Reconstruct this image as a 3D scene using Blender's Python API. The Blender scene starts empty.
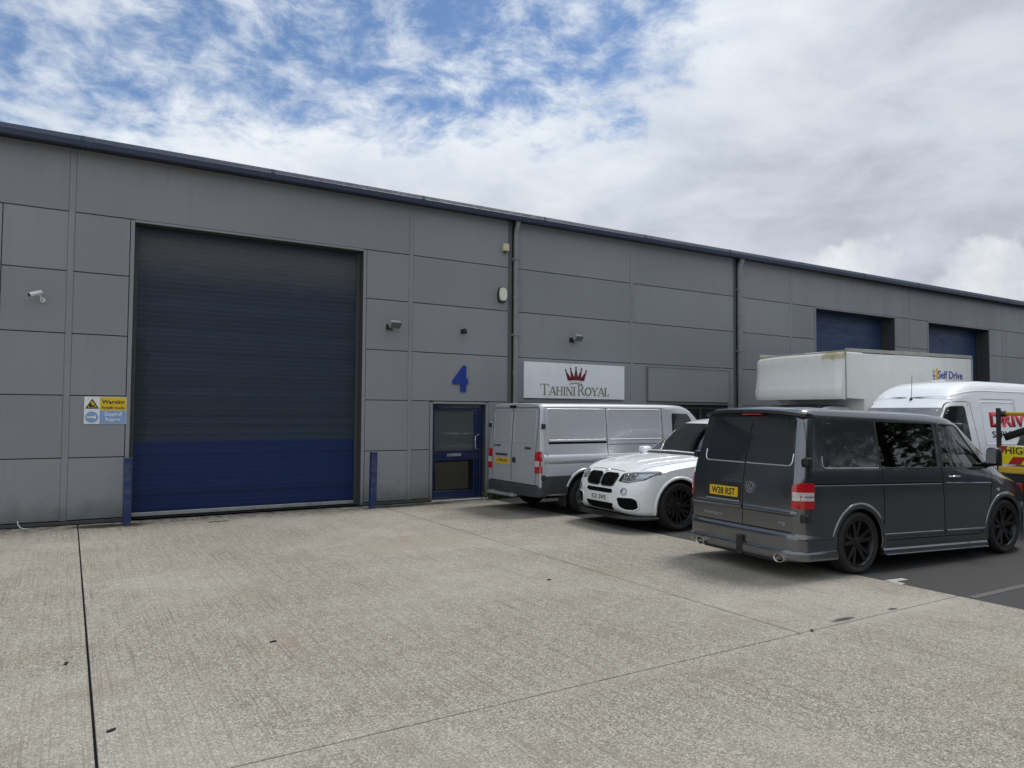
import bpy, bmesh, math, random
from mathutils import Vector, Matrix
from mathutils.bvhtree import BVHTree
random.seed(7)
R = math.radians
scene = bpy.context.scene
COL = scene.collection

# ------------------------------------------------------------------ helpers: objects
def tag(o, label=None, cat=None, group=None, kind=None):
    if label: o['label'] = label
    if cat: o['category'] = cat
    if group: o['group'] = group
    if kind: o['kind'] = kind
    return o

def sharpen(bm, ang=32):
    a = R(ang)
    for f in bm.faces: f.smooth = True
    for e in bm.edges:
        if len(e.link_faces) == 2:
            e.smooth = e.calc_face_angle(0.0) < a
        else:
            e.smooth = False

def obj(name, bm, mats, parent=None, ang=32, loc=None):
    me = bpy.data.meshes.new(name)
    if ang: sharpen(bm, ang)
    bm.to_mesh(me); bm.free()
    if not isinstance(mats, (list, tuple)): mats = [mats]
    for m in mats: me.materials.append(m)
    o = bpy.data.objects.new(name, me); COL.objects.link(o)
    if parent: o.parent = parent
    if loc: o.location = loc
    return o

def empty(name, loc=(0, 0, 0), rz=0.0, label=None, cat=None, group=None):
    o = bpy.data.objects.new(name, None); COL.objects.link(o)
    o.location = loc; o.rotation_euler = (0, 0, R(rz)); o.empty_display_size = .3
    return tag(o, label, cat, group)

def copy_tree(o, parent=None):
    c = o.copy(); COL.objects.link(c)
    if parent: c.parent = parent
    for ch in list(o.children): copy_tree(ch, c)
    return c

# ------------------------------------------------------------------ helpers: mesh
def box(bm, x0, x1, y0, y1, z0, z1, bev=0.0, mi=0, mat=None, seg=1):
    r = bmesh.ops.create_cube(bm, size=1.0)
    vs = r['verts']
    for v in vs:
        v.co = Vector(((x0+x1)/2+v.co.x*(x1-x0), (y0+y1)/2+v.co.y*(y1-y0), (z0+z1)/2+v.co.z*(z1-z0)))
    fs = set(f for v in vs for f in v.link_faces)
    for f in fs: f.material_index = mi
    if bev:
        es = list(set(e for v in vs for e in v.link_edges))
        rr = bmesh.ops.bevel(bm, geom=es, offset=bev, segments=seg, affect='EDGES', profile=.5)
        for f in rr['faces']: f.material_index = mi
        vs = list(set(v for f in list(fs)+rr['faces'] if f.is_valid for v in f.verts))
    if mat:
        for v in vs: v.co = mat @ v.co
    return vs

def cyl(bm, p0, p1, r0, r1=None, n=16, mi=0, cap=True):
    p0 = Vector(p0); p1 = Vector(p1); r1 = r0 if r1 is None else r1
    d = (p1-p0).normalized()
    a = d.orthogonal().normalized(); b = d.cross(a)
    A = []; B = []
    for i in range(n):
        t = 2*math.pi*i/n; u = a*math.cos(t)+b*math.sin(t)
        A.append(bm.verts.new(p0+u*r0)); B.append(bm.verts.new(p1+u*r1))
    for i in range(n):
        j = (i+1) % n
        f = bm.faces.new((A[i], A[j], B[j], B[i])); f.material_index = mi
    if cap:
        f = bm.faces.new(A[::-1]); f.material_index = mi
        f = bm.faces.new(B); f.material_index = mi
    return A+B

def tube(bm, pts, r, n=8, mi=0):
    pts = [Vector(p) for p in pts]
    rings = []
    up = None
    for i, p in enumerate(pts):
        d = (pts[min(i+1, len(pts)-1)]-pts[max(i-1, 0)]).normalized()
        if up is None: up = d.orthogonal().normalized()
        a = (up-d*up.dot(d)).normalized(); up = a; b = d.cross(a)
        rr = r[i] if isinstance(r, (list, tuple)) else r
        rings.append([bm.verts.new(p+(a*math.cos(2*math.pi*k/n)+b*math.sin(2*math.pi*k/n))*rr) for k in range(n)])
    for A, B in zip(rings, rings[1:]):
        for k in range(n):
            f = bm.faces.new((A[k], A[(k+1) % n], B[(k+1) % n], B[k])); f.material_index = mi
    f = bm.faces.new(rings[0][::-1]); f.material_index = mi
    f = bm.faces.new(rings[-1]); f.material_index = mi

def lathe_y(bm, prof, n=40, mi=0, closed=True):
    """prof: list of (radius, y) revolved round the y axis"""
    rings = []
    for (r, y) in prof:
        rings.append([bm.verts.new((r*math.cos(2*math.pi*k/n), y, r*math.sin(2*math.pi*k/n))) for k in range(n)])
    m = len(rings)
    for i in range(m if closed else m-1):
        A = rings[i]; B = rings[(i+1) % m]
        for k in range(n):
            f = bm.faces.new((A[k], A[(k+1) % n], B[(k+1) % n], B[k])); f.material_index = mi
    bmesh.ops.recalc_face_normals(bm, faces=bm.faces[:])

def prism(bm, pts, h, M=None, mi=0):
    """polygon pts (u,v) extruded to h along w"""
    A = [bm.verts.new((u, v, 0)) for u, v in pts]; B = [bm.verts.new((u, v, h)) for u, v in pts]
    n = len(pts)
    fs = [bm.faces.new(A[::-1]), bm.faces.new(B)]
    for i in range(n):
        fs.append(bm.faces.new((A[i], A[(i+1) % n], B[(i+1) % n], B[i])))
    for f in fs: f.material_index = mi
    if M is not None:
        for v in A+B: v.co = M @ v.co
    return fs

def rpoly(pts, r, seg=4):
    """polygon with rounded corners; r number or list"""
    out = []; n = len(pts)
    for i in range(n):
        p = Vector(pts[i]); a = Vector(pts[i-1]); b = Vector(pts[(i+1) % n])
        rr = r[i] if isinstance(r, (list, tuple)) else r
        if rr <= 0: out.append(tuple(p)); continue
        da = (a-p); db = (b-p)
        t = min(rr, da.length*.48, db.length*.48)
        pa = p+da.normalized()*t; pb = p+db.normalized()*t
        for k in range(seg+1):
            s = k/seg
            out.append(tuple(pa*(1-s)**2+p*2*s*(1-s)+pb*s*s))
    return out

def ell(cx, cy, rx, ry, n=24, t0=0, t1=360):
    full = abs(t1-t0) >= 360
    return [(cx+rx*math.cos(R(t0+(t1-t0)*k/(n if full else n-1))), cy+ry*math.sin(R(t0+(t1-t0)*k/(n if full else n-1)))) for k in range(n)]

def pchip(keys):
    xs = [k[0] for k in keys]; ys = [k[1] for k in keys]; n = len(xs)
    if n == 1: return lambda x: ys[0]
    h = [xs[i+1]-xs[i] for i in range(n-1)]; d = [(ys[i+1]-ys[i])/h[i] for i in range(n-1)]
    m = [d[0]]+[0]*(n-2)+[d[-1]]
    for i in range(1, n-1):
        if d[i-1]*d[i] > 0:
            w1 = 2*h[i]+h[i-1]; w2 = h[i]+2*h[i-1]
            m[i] = (w1+w2)/(w1/d[i-1]+w2/d[i])
    def f(x):
        if x <= xs[0]: return ys[0]
        if x >= xs[-1]: return ys[-1]
        i = 0
        while x > xs[i+1]: i += 1
        t = (x-xs[i])/h[i]
        return ((1+2*t)*(1-t)**2*ys[i]+t*(1-t)**2*h[i]*m[i]+t*t*(3-2*t)*ys[i+1]+t*t*(t-1)*h[i]*m[i+1])
    return f

# ------------------------------------------------------------------ text
def text_bm(s, w, h, depth=.004, bold=0.0, bm=None, M=None, mi=0):
    """flat lettering centred on the origin in the u,v plane, w x h"""
    cu = bpy.data.curves.new('lettering', 'FONT'); cu.body = s; cu.offset = bold; cu.resolution_u = 3
    o = bpy.data.objects.new('lettering', cu); COL.objects.link(o)
    dg = bpy.context.evaluated_depsgraph_get()
    me = bpy.data.meshes.new_from_object(o.evaluated_get(dg))
    bpy.data.objects.remove(o); bpy.data.curves.remove(cu)
    t = bmesh.new(); t.from_mesh(me); bpy.data.meshes.remove(me)
    xs = [v.co.x for v in t.verts]; ys = [v.co.y for v in t.verts]
    x0, x1, y0, y1 = min(xs), max(xs), min(ys), max(ys)
    for v in t.verts:
        v.co.x = ((v.co.x-x0)/(x1-x0)-.5)*w; v.co.y = ((v.co.y-y0)/(y1-y0)-.5)*h; v.co.z = 0
    r = bmesh.ops.extrude_face_region(t, geom=t.faces[:])
    for v in r['geom']:
        if isinstance(v, bmesh.types.BMVert): v.co.z += depth
    bmesh.ops.recalc_face_normals(t, faces=t.faces[:])
    if M is not None: t.transform(M)
    for f in t.faces: f.material_index = mi
    if bm is None: return t
    me = bpy.data.meshes.new('tmp'); t.to_mesh(me); t.free(); bm.from_mesh(me); bpy.data.meshes.remove(me)
    return bm

def frame_M(origin, u, v):
    """matrix taking (u,v,w) to world, w = u x v"""
    u = Vector(u).normalized(); v = Vector(v).normalized(); w = u.cross(v)
    return Matrix(((u.x, v.x, w.x, origin[0]), (u.y, v.y, w.y, origin[1]), (u.z, v.z, w.z, origin[2]), (0, 0, 0, 1)))
def wallM(x, z, y):      # face towards the camera side (-Y)
    return frame_M((x, y, z), (1, 0, 0), (0, 0, 1))

# ------------------------------------------------------------------ materials
def newmat(name):
    m = bpy.data.materials.new(name); m.use_nodes = True
    nt = m.node_tree; nt.nodes.clear()
    out = nt.nodes.new('ShaderNodeOutputMaterial')
    return m, nt, out

class N:
    def __init__(s, nt): s.nt = nt
    def new(s, t, **kw):
        n = s.nt.nodes.new(t)
        for k, v in kw.items(): setattr(n, k, v)
        return n
    def link(s, a, b): s.nt.links.new(a, b)
    def setin(s, n, k, v):
        if hasattr(v, 'is_linked') or isinstance(v, bpy.types.NodeSocket): s.link(v, n.inputs[k])
        else: n.inputs[k].default_value = v
    def math(s, op, a, b=0.0, c=None, clamp=False):
        n = s.new('ShaderNodeMath', operation=op, use_clamp=clamp)
        s.setin(n, 0, a); s.setin(n, 1, b)
        if c is not None: s.setin(n, 2, c)
        return n.outputs[0]
    def vmath(s, op, a, b=None):
        n = s.new('ShaderNodeVectorMath', operation=op)
        s.setin(n, 0, a)
        if b is not None: s.setin(n, 1, b)
        return n.outputs['Value'] if op in ('DOT_PRODUCT', 'LENGTH', 'DISTANCE') else n.outputs[0]
    def noise(s, vec, scale, detail=3, rough=.5, dist=0.0, out='Fac'):
        n = s.new('ShaderNodeTexNoise'); s.link(vec, n.inputs['Vector'])
        n.inputs['Scale'].default_value = scale; n.inputs['Detail'].default_value = detail
        n.inputs['Roughness'].default_value = rough; n.inputs['Distortion'].default_value = dist
        return n.outputs[out]
    def mapr(s, v, a, b, c=0.0, d=1.0, smooth=True):
        n = s.new('ShaderNodeMapRange'); n.interpolation_type = 'SMOOTHSTEP' if smooth else 'LINEAR'
        s.setin(n, 0, v)
        for i, q in zip((1, 2, 3, 4), (a, b, c, d)): s.setin(n, i, q)
        return n.outputs[0]
    def mix(s, f, a, b, mode='MIX'):
        n = s.new('ShaderNodeMix', data_type='RGBA', blend_type=mode)
        s.setin(n, 0, f)
        for i, q in ((6, a), (7, b)):
            if isinstance(q, (tuple, list)): n.inputs[i].default_value = (*q[:3], 1)
            else: s.link(q, n.inputs[i])
        return n.outputs[2]
    def scale(s, vec, sc):
        n = s.new('ShaderNodeMapping'); s.link(vec, n.inputs['Vector']); n.inputs['Scale'].default_value = sc
        return n.outputs[0]
    def bump(s, h, strength=.3, dist=.01, nrm=None):
        n = s.new('ShaderNodeBump'); s.link(h, n.inputs['Height']); n.inputs['Strength'].default_value = strength
        n.inputs['Distance'].default_value = dist
        if nrm is not None: s.link(nrm, n.inputs['Normal'])
        return n.outputs[0]

def principled(nt, out, **kw):
    b = nt.nodes.new('ShaderNodeBsdfPrincipled'); nt.links.new(b.outputs[0], out.inputs['Surface'])
    for k, v in kw.items(): b.inputs[k].default_value = v
    return b

def plain(name, col, rough=.5, metal=0.0, coat=0.0, var=.12, spec=.5, dirt=0.0, dirtcol=(.10, .095, .085), scale=6.0):
    """paint / plastic / metal with slight unevenness and a little dirt"""
    m, nt, out = newmat(name); n = N(nt)
    b = principled(nt, out, Roughness=rough, Metallic=metal)
    b.inputs['Coat Weight'].default_value = coat; b.inputs['Coat Roughness'].default_value = .05
    b.inputs['Specular IOR Level'].default_value = spec
    tc = n.new('ShaderNodeTexCoord').outputs['Object']
    f = n.noise(tc, scale, 4, .6)
    lo = tuple(c*(1-var) for c in col); hi = tuple(min(1, c*(1+var)) for c in col)
    c = n.mix(f, lo, hi)
    if dirt:
        d = n.math('MULTIPLY', n.mapr(n.noise(tc, scale*.7, 5, .65), .45, .75), dirt)
        c = n.mix(d, c, dirtcol)
    nt.links.new(c, b.inputs['Base Color'])
    r = n.mapr(n.noise(tc, scale*3, 3), .3, .7, max(0, rough-.06), min(1, rough+.08))
    nt.links.new(r, b.inputs['Roughness'])
    return m

def carpaint(name, col, metal=.4, rough=.3, low=.0):
    m, nt, out = newmat(name); n = N(nt)
    b = principled(nt, out, Roughness=rough, Metallic=metal)
    b.inputs['Coat Weight'].default_value = .9; b.inputs['Coat Roughness'].default_value = .04
    g = n.new('ShaderNodeTexCoord').outputs['Object']
    fl = n.noise(g, 900, 1); d = n.noise(g, 3, 4, .6)
    c = n.mix(fl, tuple(x*.85 for x in col), tuple(min(1, x*1.15) for x in col))
    # road film thrown up along the sills
    z = n.new('ShaderNodeSeparateXYZ'); nt.links.new(g, z.inputs[0])
    film = n.math('MULTIPLY', n.mapr(z.outputs[2], .75, .25), n.mapr(d, .3, .7))
    c = n.mix(n.math('MULTIPLY', film, low), c, (.13, .12, .105))
    nt.links.new(c, b.inputs['Base Color'])
    nt.links.new(n.math('ADD', n.math('MULTIPLY', film, low*.4), n.math('ADD', rough-.04, n.math('MULTIPLY', d, .08))), b.inputs['Roughness'])
    wav = n.bump(n.noise(g, 2.2, 1), .05, .05)
    nt.links.new(wav, b.inputs['Coat Normal']); nt.links.new(wav, b.inputs['Normal'])
    return m

def glassmat(name, tint, refl=1.0, ior=1.75):
    m, nt, out = newmat(name); n = N(nt)
    t = n.new('ShaderNodeBsdfTransparent'); t.inputs[0].default_value = (*tint, 1)
    g = n.new('ShaderNodeBsdfGlossy'); g.inputs['Roughness'].default_value = .02; g.inputs[0].default_value = (refl, refl, refl, 1)
    fr = n.new('ShaderNodeFresnel'); fr.inputs[0].default_value = ior
    mx = n.new('ShaderNodeMixShader'); nt.links.new(fr.outputs[0], mx.inputs[0])
    nt.links.new(t.outputs[0], mx.inputs[1]); nt.links.new(g.outputs[0], mx.inputs[2]); nt.links.new(mx.outputs[0], out.inputs[0])
    return m

def wall_mat():
    m, nt, out = newmat('grey cladding'); n = N(nt)
    b = principled(nt, out, Roughness=.45)
    p = n.new('ShaderNodeNewGeometry').outputs['Position']
    streak = n.noise(n.scale(p, (7, 7, .35)), 1.0, 5, .65)
    cloud = n.noise(p, .45, 3)
    c = n.mix(n.mapr(cloud, .3, .7), (.228, .240, .257), (.248, .259, .275))
    c = n.mix(n.math('MULTIPLY', n.mapr(streak, .50, .8), .20), c, (.20, .20, .20))
    c = n.mix(n.math('MULTIPLY', n.mapr(n.noise(n.scale(p, (22, 22, .5)), 1.0, 3), .55, .8), .12), c, (.29, .29, .285))
    # each cassette panel a shade of its own; drips under the joints
    z0 = n.new('ShaderNodeSeparateXYZ'); nt.links.new(p, z0.inputs[0])
    wn = n.new('ShaderNodeTexWhiteNoise', noise_dimensions='2D'); cx_ = n.new('ShaderNodeCombineXYZ')
    nt.links.new(n.math('FLOOR', n.math('DIVIDE', n.math('ADD', z0.outputs[0], 6.035), 6.02)), cx_.inputs[0]); nt.links.new(n.math('FLOOR', n.math('DIVIDE', n.math('SUBTRACT', z0.outputs[2], .065), 1.01)), cx_.inputs[1]); nt.links.new(cx_.outputs[0], wn.inputs['Vector'])
    c = n.mix(.10, c, n.mix(wn.outputs[0], (.12, .12, .12), (.46, .46, .47)))
    fr = n.math('FRACT', n.math('DIVIDE', n.math('SUBTRACT', z0.outputs[2], .085), 1.01))
    drip = n.math('MULTIPLY', n.mapr(fr, .35, 1.0), n.mapr(n.noise(n.scale(p, (13, 13, .8)), 1.0, 4, .65), .56, .78))
    c = n.mix(n.math('MULTIPLY', drip, .32), c, (.13, .125, .115))
    # splash dirt at the foot
    z = n.new('ShaderNodeSeparateXYZ'); nt.links.new(p, z.inputs[0])
    foot = n.mapr(n.math('ADD', z.outputs[2], n.math('MULTIPLY', n.noise(p, 5, 4), .45)), .75, .15)
    c = n.mix(n.math('MULTIPLY', foot, .75), c, (.085, .082, .072))
    nt.links.new(c, b.inputs['Base Color'])
    nt.links.new(n.mapr(streak, .3, .8, .38, .6), b.inputs['Roughness'])
    h = n.math('ADD', n.noise(p, 1.1, 2), n.math('MULTIPLY', n.noise(p, 260, 2), .02))
    nt.links.new(n.bump(h, .12, .05), b.inputs['Normal'])
    return m

def concrete_mat():
    m, nt, out = newmat('brushed concrete'); n = N(nt)
    b = principled(nt, out, Roughness=.9); b.inputs['Specular IOR Level'].default_value = .25
    p = n.new('ShaderNodeNewGeometry').outputs['Position']
    xyz = n.new('ShaderNodeSeparateXYZ'); nt.links.new(p, xyz.inputs[0])
    def cells(vec, sc):
        v = n.new('ShaderNodeTexVoronoi'); nt.links.new(vec, v.inputs['Vector']); v.inputs['Scale'].default_value = sc
        q = n.new('ShaderNodeSeparateColor'); nt.links.new(v.outputs['Color'], q.inputs[0]); return q.outputs[0], v.outputs['Distance']
    jit = n.vmath('SCALE', n.noise(p, 60, 2, out='Color')); jit.node.inputs['Scale'].default_value = .012
    pj = n.vmath('ADD', p, jit)
    st1, ds1 = cells(pj, 112); st2, ds2 = cells(pj, 200)
    wob = n.vmath('SCALE', n.noise(p, .5, 2, out='Color')); wob.node.inputs['Scale'].default_value = .03
    pw = n.vmath('ADD', p, wob)
    br = n.noise(n.scale(pw, (26, .35, 1)), 1.0, 3, .6)         # broom lines run towards the wall
    br2 = n.noise(n.scale(pw, (66, .75, 1)), 1.0, 3, .6)
    big = n.noise(p, .33, 4, .6); mid = n.noise(p, 1.4, 5, .65); fine = n.noise(p, 9, 4, .65)
    c = n.mix(n.mapr(fine, .3, .7), (.240, .224, .192), (.318, .298, .258))
    c = n.mix(n.math('MULTIPLY', n.mapr(st1, .70, .78), .66), c, (.54, .51, .45))          # pale stones
    c = n.mix(n.math('MULTIPLY', n.mapr(st1, .26, .20), .74), c, (.13, .113, .088))          # dark stones
    c = n.mix(n.math('MULTIPLY', n.mapr(st2, .25, .20), .45), c, (.17, .15, .12))
    worn = n.mapr(mid, .20, .60)
    lines = n.math('MULTIPLY', n.mapr(br2, .50, .70), n.math('MULTIPLY', worn, .70))
    c = n.mix(lines, c, (.125, .110, .088))
    c = n.mix(n.math('MULTIPLY', n.mapr(br, .50, .70), .24), c, (.20, .178, .142))
    c = n.mix(n.math('MULTIPLY', n.mapr(big, .42, .66), .34), c, (.45, .43, .385))
    c = n.mix(n.math('MULTIPLY', n.mapr(mid, .52, .74), .42), c, (.20, .172, .13))
    rust = n.mapr(n.noise(n.vmath('ADD', p, (31, 7, 0)), .9, 4, .6), .56, .74)
    c = n.mix(n.math('MULTIPLY', rust, .30), c, (.255, .175, .105))
    # tyre tracks curving in towards the big shutter and the parked vans
    tw = n.math('ADD', xyz.outputs[0], n.math('MULTIPLY', n.math('SINE', n.math('MULTIPLY', xyz.outputs[1], .32)), .35))
    for xo in (1.95, 3.55, 6.25):
        tr = n.math('MULTIPLY', n.mapr(n.math('ABSOLUTE', n.math('SUBTRACT', tw, xo)), .20, .05), n.mapr(n.noise(n.scale(p, (3, .7, 1)), 1.0, 5, .65), .45, .68))
        c = n.mix(n.math('MULTIPLY', tr, .22), c, (.16, .145, .12))
    # pale laitance rubbed along the long joints, dirt swept up to the wall, wheel oil by the vans
    def band(y, w): return n.mapr(n.math('ABSOLUTE', n.math('SUBTRACT', xyz.outputs[1], y)), w, .0)
    for y in (8.94, 4.02):
        c = n.mix(n.math('MULTIPLY', n.math('MULTIPLY', band(y, .22), n.mapr(mid, .3, .6)), .16), c, (.46, .44, .40))
    dirt = n.math('MULTIPLY', n.mapr(xyz.outputs[1], 12.9, 13.75), n.mapr(n.noise(n.scale(p, (7, 5, 1)), 1.0, 6, .7), .40, .64))
    c = n.mix(n.math('MULTIPLY', dirt, .9), c, (.055, .05, .042))
    def blot(cx, cy, rx, ry, k, col):
        q = n.vmath('MULTIPLY', n.vmath('SUBTRACT', p, (cx, cy, 0)), (1/rx, 1/ry, 0))
        d = n.math('ADD', n.vmath('LENGTH', q), n.math('MULTIPLY', n.math('SUBTRACT', mid, .5), 1.6))
        return n.math('MULTIPLY', n.mapr(d, 1.0, .4), k), col
    for args in ((6.05, 4.10, .20, .05, .9, (.04, .037, .034)), (6.75, 4.08, .10, .04, .9, (.04, .037, .034)),
                 (6.6, 5.9, .9, .5, .35, (.12, .105, .085)), (6.3, 11.6, 1.3, .6, .35, (.13, .115, .095)), (4.3, 9.6, 1.4, .7, .22, (.2, .13, .08)),
                 (.45, 13.45, .5, .3, .9, (.035, .032, .025)), (5.9, 13.55, 1.2, .25, .95, (.03, .029, .02)), (.9, 13.4, .3, .3, .9, (.035, .032, .025))):
        f, col = blot(*args); c = n.mix(f, c, col)
    nt.links.new(c, b.inputs['Base Color'])
    h = n.math('ADD', n.math('MULTIPLY', st1, .35), n.math('SUBTRACT', n.math('MULTIPLY', br2, -.8), ds1))
    nt.links.new(n.bump(h, .22, .004), b.inputs['Normal'])
    return m

def asphalt_mat(name='asphalt', k=1.0):
    m, nt, out = newmat(name); n = N(nt)
    b = principled(nt, out, Roughness=.85)
    p = n.new('ShaderNodeNewGeometry').outputs['Position']
    a = n.noise(p, 130, 3, .7); g = n.noise(p, .8, 5, .6)
    c = n.mix(n.mapr(a, .35, .68), (.030*k, .030*k, .031*k), (.085*k, .085*k, .087*k))
    c = n.mix(n.math('MULTIPLY', n.mapr(g, .5, .75), .5), c, (.035*k, .034*k, .034*k))
    nt.links.new(c, b.inputs['Base Color']); nt.links.new(n.bump(a, .6, .01), b.inputs['Normal'])
    return m

def shutter_mat(name, base, top=None):
    m, nt, out = newmat(name); n = N(nt)
    b = principled(nt, out, Roughness=.5); b.inputs['Specular IOR Level'].default_value = .28
    p = n.new('ShaderNodeNewGeometry').outputs['Position']
    xyz = n.new('ShaderNodeSeparateXYZ'); nt.links.new(p, xyz.inputs[0])
    row = n.new('ShaderNodeTexWhiteNoise', noise_dimensions='1D'); nt.links.new(n.math('FLOOR', n.math('DIVIDE', xyz.outputs[2], .0865)), row.inputs['W'])
    c = n.mix(row.outputs[0], tuple(x*.86 for x in base), tuple(x*1.12 for x in base))
    wash = n.noise(n.scale(p, (2.2, 2.2, 9)), 1.0, 5, .65)
    c = n.mix(n.math('MULTIPLY', n.mapr(wash, .5, .75), .4), c, tuple(x*.7+.008 for x in base))
    if top:   # dust and bleaching on the slats that roll up last, worn side edges
        zz = n.math('ADD', xyz.outputs[2], n.math('MULTIPLY', wash, .5))
        t = n.math('MULTIPLY', n.math('MULTIPLY', n.mapr(zz, 4.25, 4.95), n.mapr(xyz.outputs[2], 5.05, 4.8)), .8)
        c = n.mix(t, c, top)
        side = n.mapr(n.math('SUBTRACT', xyz.outputs[0], n.math('MULTIPLY', n.math('FRACT', n.math('MULTIPLY', xyz.outputs[2], 1.75)), .10)), 1.10, 1.07)
        side = n.math('MULTIPLY', side, n.mapr(xyz.outputs[2], 3.2, 3.0))
        c = n.mix(n.math('MULTIPLY', side, .45), c, (.012, .018, .026))
    nt.links.new(c, b.inputs['Base Color'])
    nt.links.new(n.mapr(wash, .3, .8, .38, .6), b.inputs['Roughness'])
    return m

M = {}
M['wall'] = wall_mat()
M['joint'] = plain('dark joint', (.02, .021, .022), .8)
M['concrete'] = concrete_mat()
M['asphalt'] = asphalt_mat('asphalt', .78)
M['subbase'] = asphalt_mat('joint filler and yard surface', .6)
M['gutter'] = plain('navy gutter coating', (.011, .020, .052), .45, .0, .0, .2, dirt=.2, dirtcol=(.05, .07, .11))
M['gutter_top'] = plain('gutter lip', (.030, .044, .076), .6, .0, .0, .06, spec=.2)
M['soffit'] = plain('dark soffit', (.018, .021, .030), .6)
M['roof'] = plain('grey roof sheet', (.22, .23, .24), .5, .2)
M['pipe'] = plain('grey downpipe', (.235, .237, .232), .45, 0, 0, .12, dirt=.3)
M['shutter_up'] = shutter_mat('faded blue shutter slats', (.026, .039, .060), (.088, .092, .098))
M['shutter_lo'] = shutter_mat('navy shutter slats', (.006, .022, .088))
M['shutter_mid'] = shutter_mat('blue shutter slats', (.034, .066, .150))
M['steel'] = plain('galvanised bar', (.42, .43, .44), .45, .6, 0, .2, dirt=.4)
M['reveal'] = plain('dark grey reveal', (.052, .053, .055), .6, dirt=.3)
M['frame'] = plain('grey sign frame', (.17, .175, .18), .5, dirt=.2)
M['cover'] = plain('dark grey strip', (.105, .107, .110), .55, dirt=.3)  # for the dark strip left of the downpipes
M['navy'] = plain('navy door paint', (.008, .020, .075), .35, 0, .3, .15, dirt=.15)
M['post'] = plain('scuffed navy post paint', (.014, .034, .120), .5, 0, 0, .2, dirt=.55, dirtcol=(.16, .16, .17), scale=9)
M['doorglass'] = plain('backed door glass', (.075, .09, .092), .10, 0, .2, .15, dirt=.3, dirtcol=(.075, .085, .085))
M['board'] = plain('brown board behind glass', (.060, .056, .046), .15, 0, .5, .15)
M['signwhite'] = plain('white sign panel', (.80, .83, .86), .35, 0, .2, .04, dirt=.08)
M['signedge'] = plain('sign edge', (.25, .26, .27), .5)
M['crimson'] = plain('crimson print', (.13, .006, .014), .5, var=.35, scale=14)
M['bronze'] = plain('bronze print', (.20, .165, .120), .5, var=.2)
M['royal'] = plain('blue numeral', (.012, .040, .270), .4, 0, .2)
M['yellow'] = plain('yellow print', (.72, .50, .02), .5)
M['black'] = plain('black print', (.012, .012, .012), .5)
M['skyblue'] = plain('faded blue print', (.22, .36, .62), .5)
M['white'] = plain('white print', (.78, .79, .80), .5)
M['cctv'] = plain('white camera housing', (.66, .68, .70), .4, dirt=.2)
M['grey'] = plain('weathered grey casting', (.30, .31, .31), .5, .1, dirt=.4)
M['lampglass'] = plain('flood lamp glass', (.13, .14, .15), .25, 0, 0, spec=.3)
M['cream'] = plain('cream plastic', (.62, .56, .38), .5, dirt=.15)
M['alarm'] = plain('alarm box cream', (.70, .71, .60), .4, dirt=.1)
M['plastic'] = plain('black plastic', (.016, .0165, .017), .45, dirt=.2, dirtcol=(.06, .058, .055))
M['cladding'] = plain('grey bumper plastic', (.034, .036, .039), .55, dirt=.35, dirtcol=(.08, .077, .07))
M['rubber'] = plain('tyre rubber', (.013, .013, .013), .75, dirt=.4, dirtcol=(.05, .048, .044))
M['arch'] = plain('wheel arch liner', (.005, .005, .005), .9, spec=.1)
M['blackrim'] = plain('satin black alloy', (.009, .009, .010), .38, .0, .1)
M['silverrim'] = plain('silver wheel', (.40, .41, .42), .35, .7, dirt=.3)
M['chrome'] = plain('chrome', (.72, .73, .74), .12, 1.0)
M['tipchrome'] = plain('polished exhaust tip', (.62, .61, .59), .18, 1.0)
M['vw'] = carpaint('dark grey metallic', (.150, .159, .172), .88, .19, .35)
M['vwglass'] = plain('privacy glass', (.012, .0135, .016), .06, 0, 0.0, .08)
M['panelglass'] = plain('smoked glass panel', (.026, .029, .033), .05, 0, .8, .1)
M['skyglass'] = plain('windscreen glass with painted sky sheen', (.16, .17, .18), .06, 0, 1.0, .3, scale=3)  # pale base colour paints the sky's reflection into the windscreen
M['transit'] = carpaint('silver metallic', (.49, .51, .545), .4, .38, .5)
M['bmw'] = carpaint('pearl white', (.82, .84, .86), .0, .3, .12)
M['vanwhite'] = carpaint('white van paint', (.80, .83, .86), .0, .35, .3)
M['grp'] = plain('white fibreglass', (.80, .81, .78), .4, 0, .15, .06, dirt=.18, dirtcol=(.48, .48, .42), scale=2.5)
M['grpdirty'] = plain('rail grime', (.36, .36, .32), .6, dirt=.5, scale=5)
def nose_mat():
    m, nt, out = newmat('fibreglass with algae run'); n = N(nt)
    b = principled(nt, out, Roughness=.4)
    p = n.new('ShaderNodeTexCoord').outputs['Object']
    xyz = n.new('ShaderNodeSeparateXYZ'); nt.links.new(p, xyz.inputs[0])
    nz = n.noise(p, 6, 5, .65); st = n.noise(n.scale(p, (9, 9, .9)), 1.0, 4, .6)
    c = n.mix(n.mapr(st, .4, .75), (.80, .81, .79), (.765, .77, .74))
    top = n.mapr(n.math('ADD', xyz.outputs[2], n.math('MULTIPLY', nz, .3)), 3.18, 3.38)
    c = n.mix(n.math('MULTIPLY', top, .5), c, (.42, .40, .30))
    dd = n.vmath('LENGTH', n.vmath('MULTIPLY', n.vmath('SUBTRACT', p, (0, .98, 3.17)), (.5, 3.2, 7)))
    al = n.mapr(n.math('ADD', dd, n.math('MULTIPLY', n.math('SUBTRACT', nz, .5), 1.5)), 1.05, .45)
    c = n.mix(n.math('MULTIPLY', al, .9), c, n.mix(nz, (.30, .25, .09), (.42, .38, .20)))
    nt.links.new(c, b.inputs['Base Color']); return m
M['nose'] = nose_mat()
M['algae'] = plain('algae stain', (.23, .22, .09), .8, 0, 0, .4, scale=12)
M['glass'] = glassmat('tinted window glass', (.70, .76, .74))
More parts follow.
